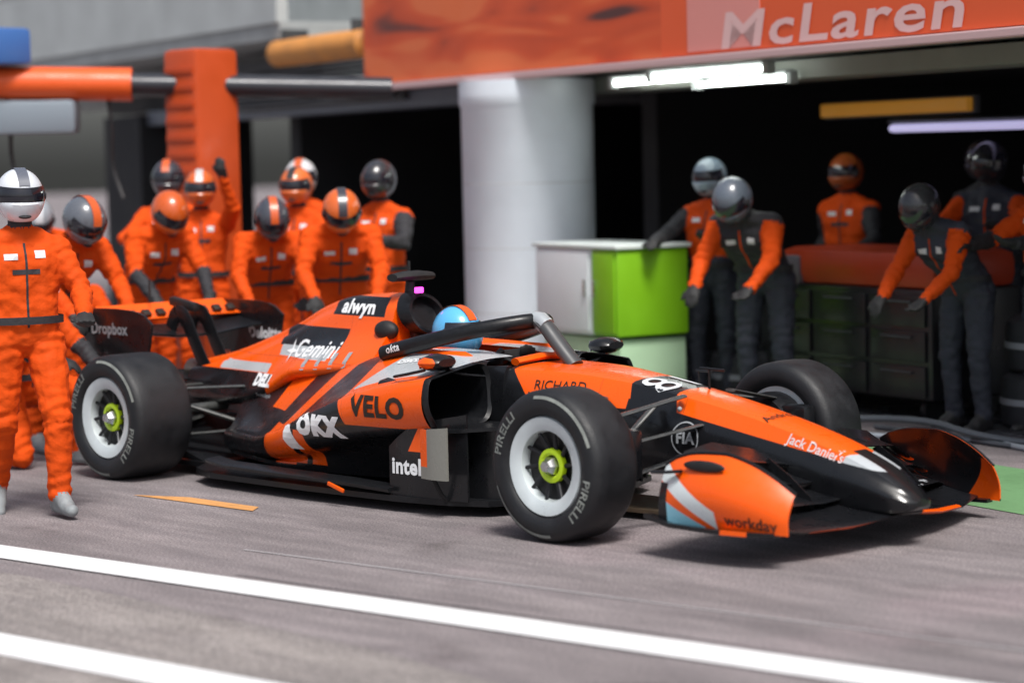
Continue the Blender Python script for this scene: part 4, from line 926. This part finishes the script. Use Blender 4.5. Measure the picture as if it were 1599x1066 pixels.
arms_out = dict(el=((.20, .30, 1.22), (.22, -.30, 1.24)), wr=((.46, .24, 1.24), (.48, -.22, 1.22)))

person((-2.80, -1.98, 0), R(-20), 'crew member in orange overalls and white helmet standing before the rear wheel', step, helmet=(.62, .65, .70), stripe=(.10, .11, .14), voxel=.010)
person((-5.85, 2.3, 0), R(-60), 'crew member in orange helmet with black stripe standing at the back behind the engine cover', arms_out, helmet=(.70, .16, .04), stripe=(.03, .03, .03))
person((-6.3, 1.75, 0), R(-40), 'crew member in orange standing with one arm raised before the gantry post', reach, helmet=(.62, .12, .02), stripe=(.5, .5, .5), arm_m=overall)
person((-6.3, .55, 0), R(-15), 'crew member kneeling low behind the rear tyre and wing', kneel, helmet=(.55, .10, .02))
person((-5.2, 2.55, 0), R(-70), 'crew member with black sleeves standing closest to the white column', arms_out, helmet=(.03, .03, .035), arm_m=overall_d)
person((-7.6, 1.1, 0), R(-25), 'crew member with a pale grey helmet half hidden behind the white helmeted one', bend, helmet=(.30, .34, .38), stripe=(.6, .62, .65))
person((-5.1, -.35, 0), R(0), 'crew member in orange bending behind the rear wheel, dark grey helmet with orange stripe', bend, helmet=(.10, .11, .13), stripe=(.6, .1, .02))
person((-3.44, 4.16, 0), R(-75), 'crew member with a pale blue helmet and orange chest right of the lime cabinet', arms_out, helmet=(.26, .33, .40), arm_m=overall_d, leg=overall_n, shoes=shoe_b, group='pit crew by the garage')
person((-.95, 3.75, 0), R(-100), 'crew member in black with orange sleeves bending at the right edge', bend, helmet=(.03, .03, .035), top=overall_n, arm_m=overall, leg=overall_n, shoes=shoe_b, group='pit crew by the garage')
person((-1.95, 5.4, 0), R(-90), 'crew member in dark overalls standing deep in the right garage bay', None, helmet=(.03, .03, .035), top=overall_d, leg=overall_n, shoes=shoe_b, group='pit crew by the garage')

person((-6.55, 2.9, 0), R(-50), 'crew member with a white helmet mostly hidden behind an orange helmeted crew member', step, helmet=(.60, .62, .64), stripe=(.6, .1, .02), fore=overall_d)
person((-5.3, 1.55, 0), R(-30), 'crew member with black knees and dark striped helmet bending behind the rear wing', bend, helmet=(.05, .055, .07), stripe=(.6, .1, .02), knee=overall_d)
person((-5.9, .95, 0), R(-10), 'crew member bending behind the rear wing pylons in orange helmet', bend, helmet=(.55, .09, .01), fore=overall_d)

person((-4.6, -.9, 0), R(15), 'crew member in orange with black forearms crouching at the left edge', kneel, helmet=(.55, .57, .6), fore=overall_d)
person((-6.9, 1.9, 0), R(-45), 'crew member in black and orange striped helmet, left of the raised arm', arms_out, helmet=(.04, .04, .05), stripe=(.6, .1, .02))
person((-4.75, 1.75, 0), R(-35), 'crew member in orange helmet with black stripe bending behind the engine cover', bend, helmet=(.62, .12, .02), stripe=(.04, .04, .05))

person((-2.6, 3.75, 0), R(-80), 'crew member in black with orange arms leaning over the left end of the black cart', bend, helmet=(.10, .12, .15), top=overall_d, arm_m=overall, leg=overall_n, shoes=shoe_b, group='pit crew by the garage')
person((-3.1, 5.3, 0), R(-85), 'crew member with orange chest standing in shadow behind the cart and lime cabinet', step, helmet=(.35, .08, .02), top=overall, arm_m=overall_d, leg=overall_n, shoes=shoe_b, group='pit crew by the garage')
person((-.45, 3.9, 0), R(-105), 'crew member with a pale helmet and orange shoulders cut by the right edge', arms_out, helmet=(.3, .32, .4), top=overall, arm_m=overall, fore=overall_d, leg=overall_n, shoes=shoe_b, group='pit crew by the garage')
person((-1.6, 4.95, 0), R(-75), 'crew member in dark suit with orange sleeves standing just behind the black cart', arms_out, helmet=(.02, .02, .025), top=overall_n, arm_m=overall, leg=overall_n, shoes=shoe_b, group='pit crew by the garage')

# the driver sits in the car
dr = dict(head=(.02, 0, .845), neck=(-.05, 0, .70), chest=(-.06, 0, .55), belly=(0, 0, .42), pelvis=(.08, 0, .34), sh=((-.02, .18, .63), (-.02, -.18, .63)), el=((.22, .21, .60), (.22, -.21, .60)),
          wr=((.40, .12, .70), (.40, -.12, .70)), hip=((.1, .08, .34), (.1, -.08, .34)), kn=((.52, .09, .50), (.52, -.09, .50)), an=((.92, .08, .46), (.92, -.08, .46)))
D = person((-1.66, 0, 0), 0, 'driver in a sky blue helmet sitting in the cockpit under the halo', dr, helmet=(.10, .42, .75), stripe=(.72, .10, .01), arm_m=white_cloth, top=white_cloth, leg=overall, voxel=.010, seat=True, group=None)
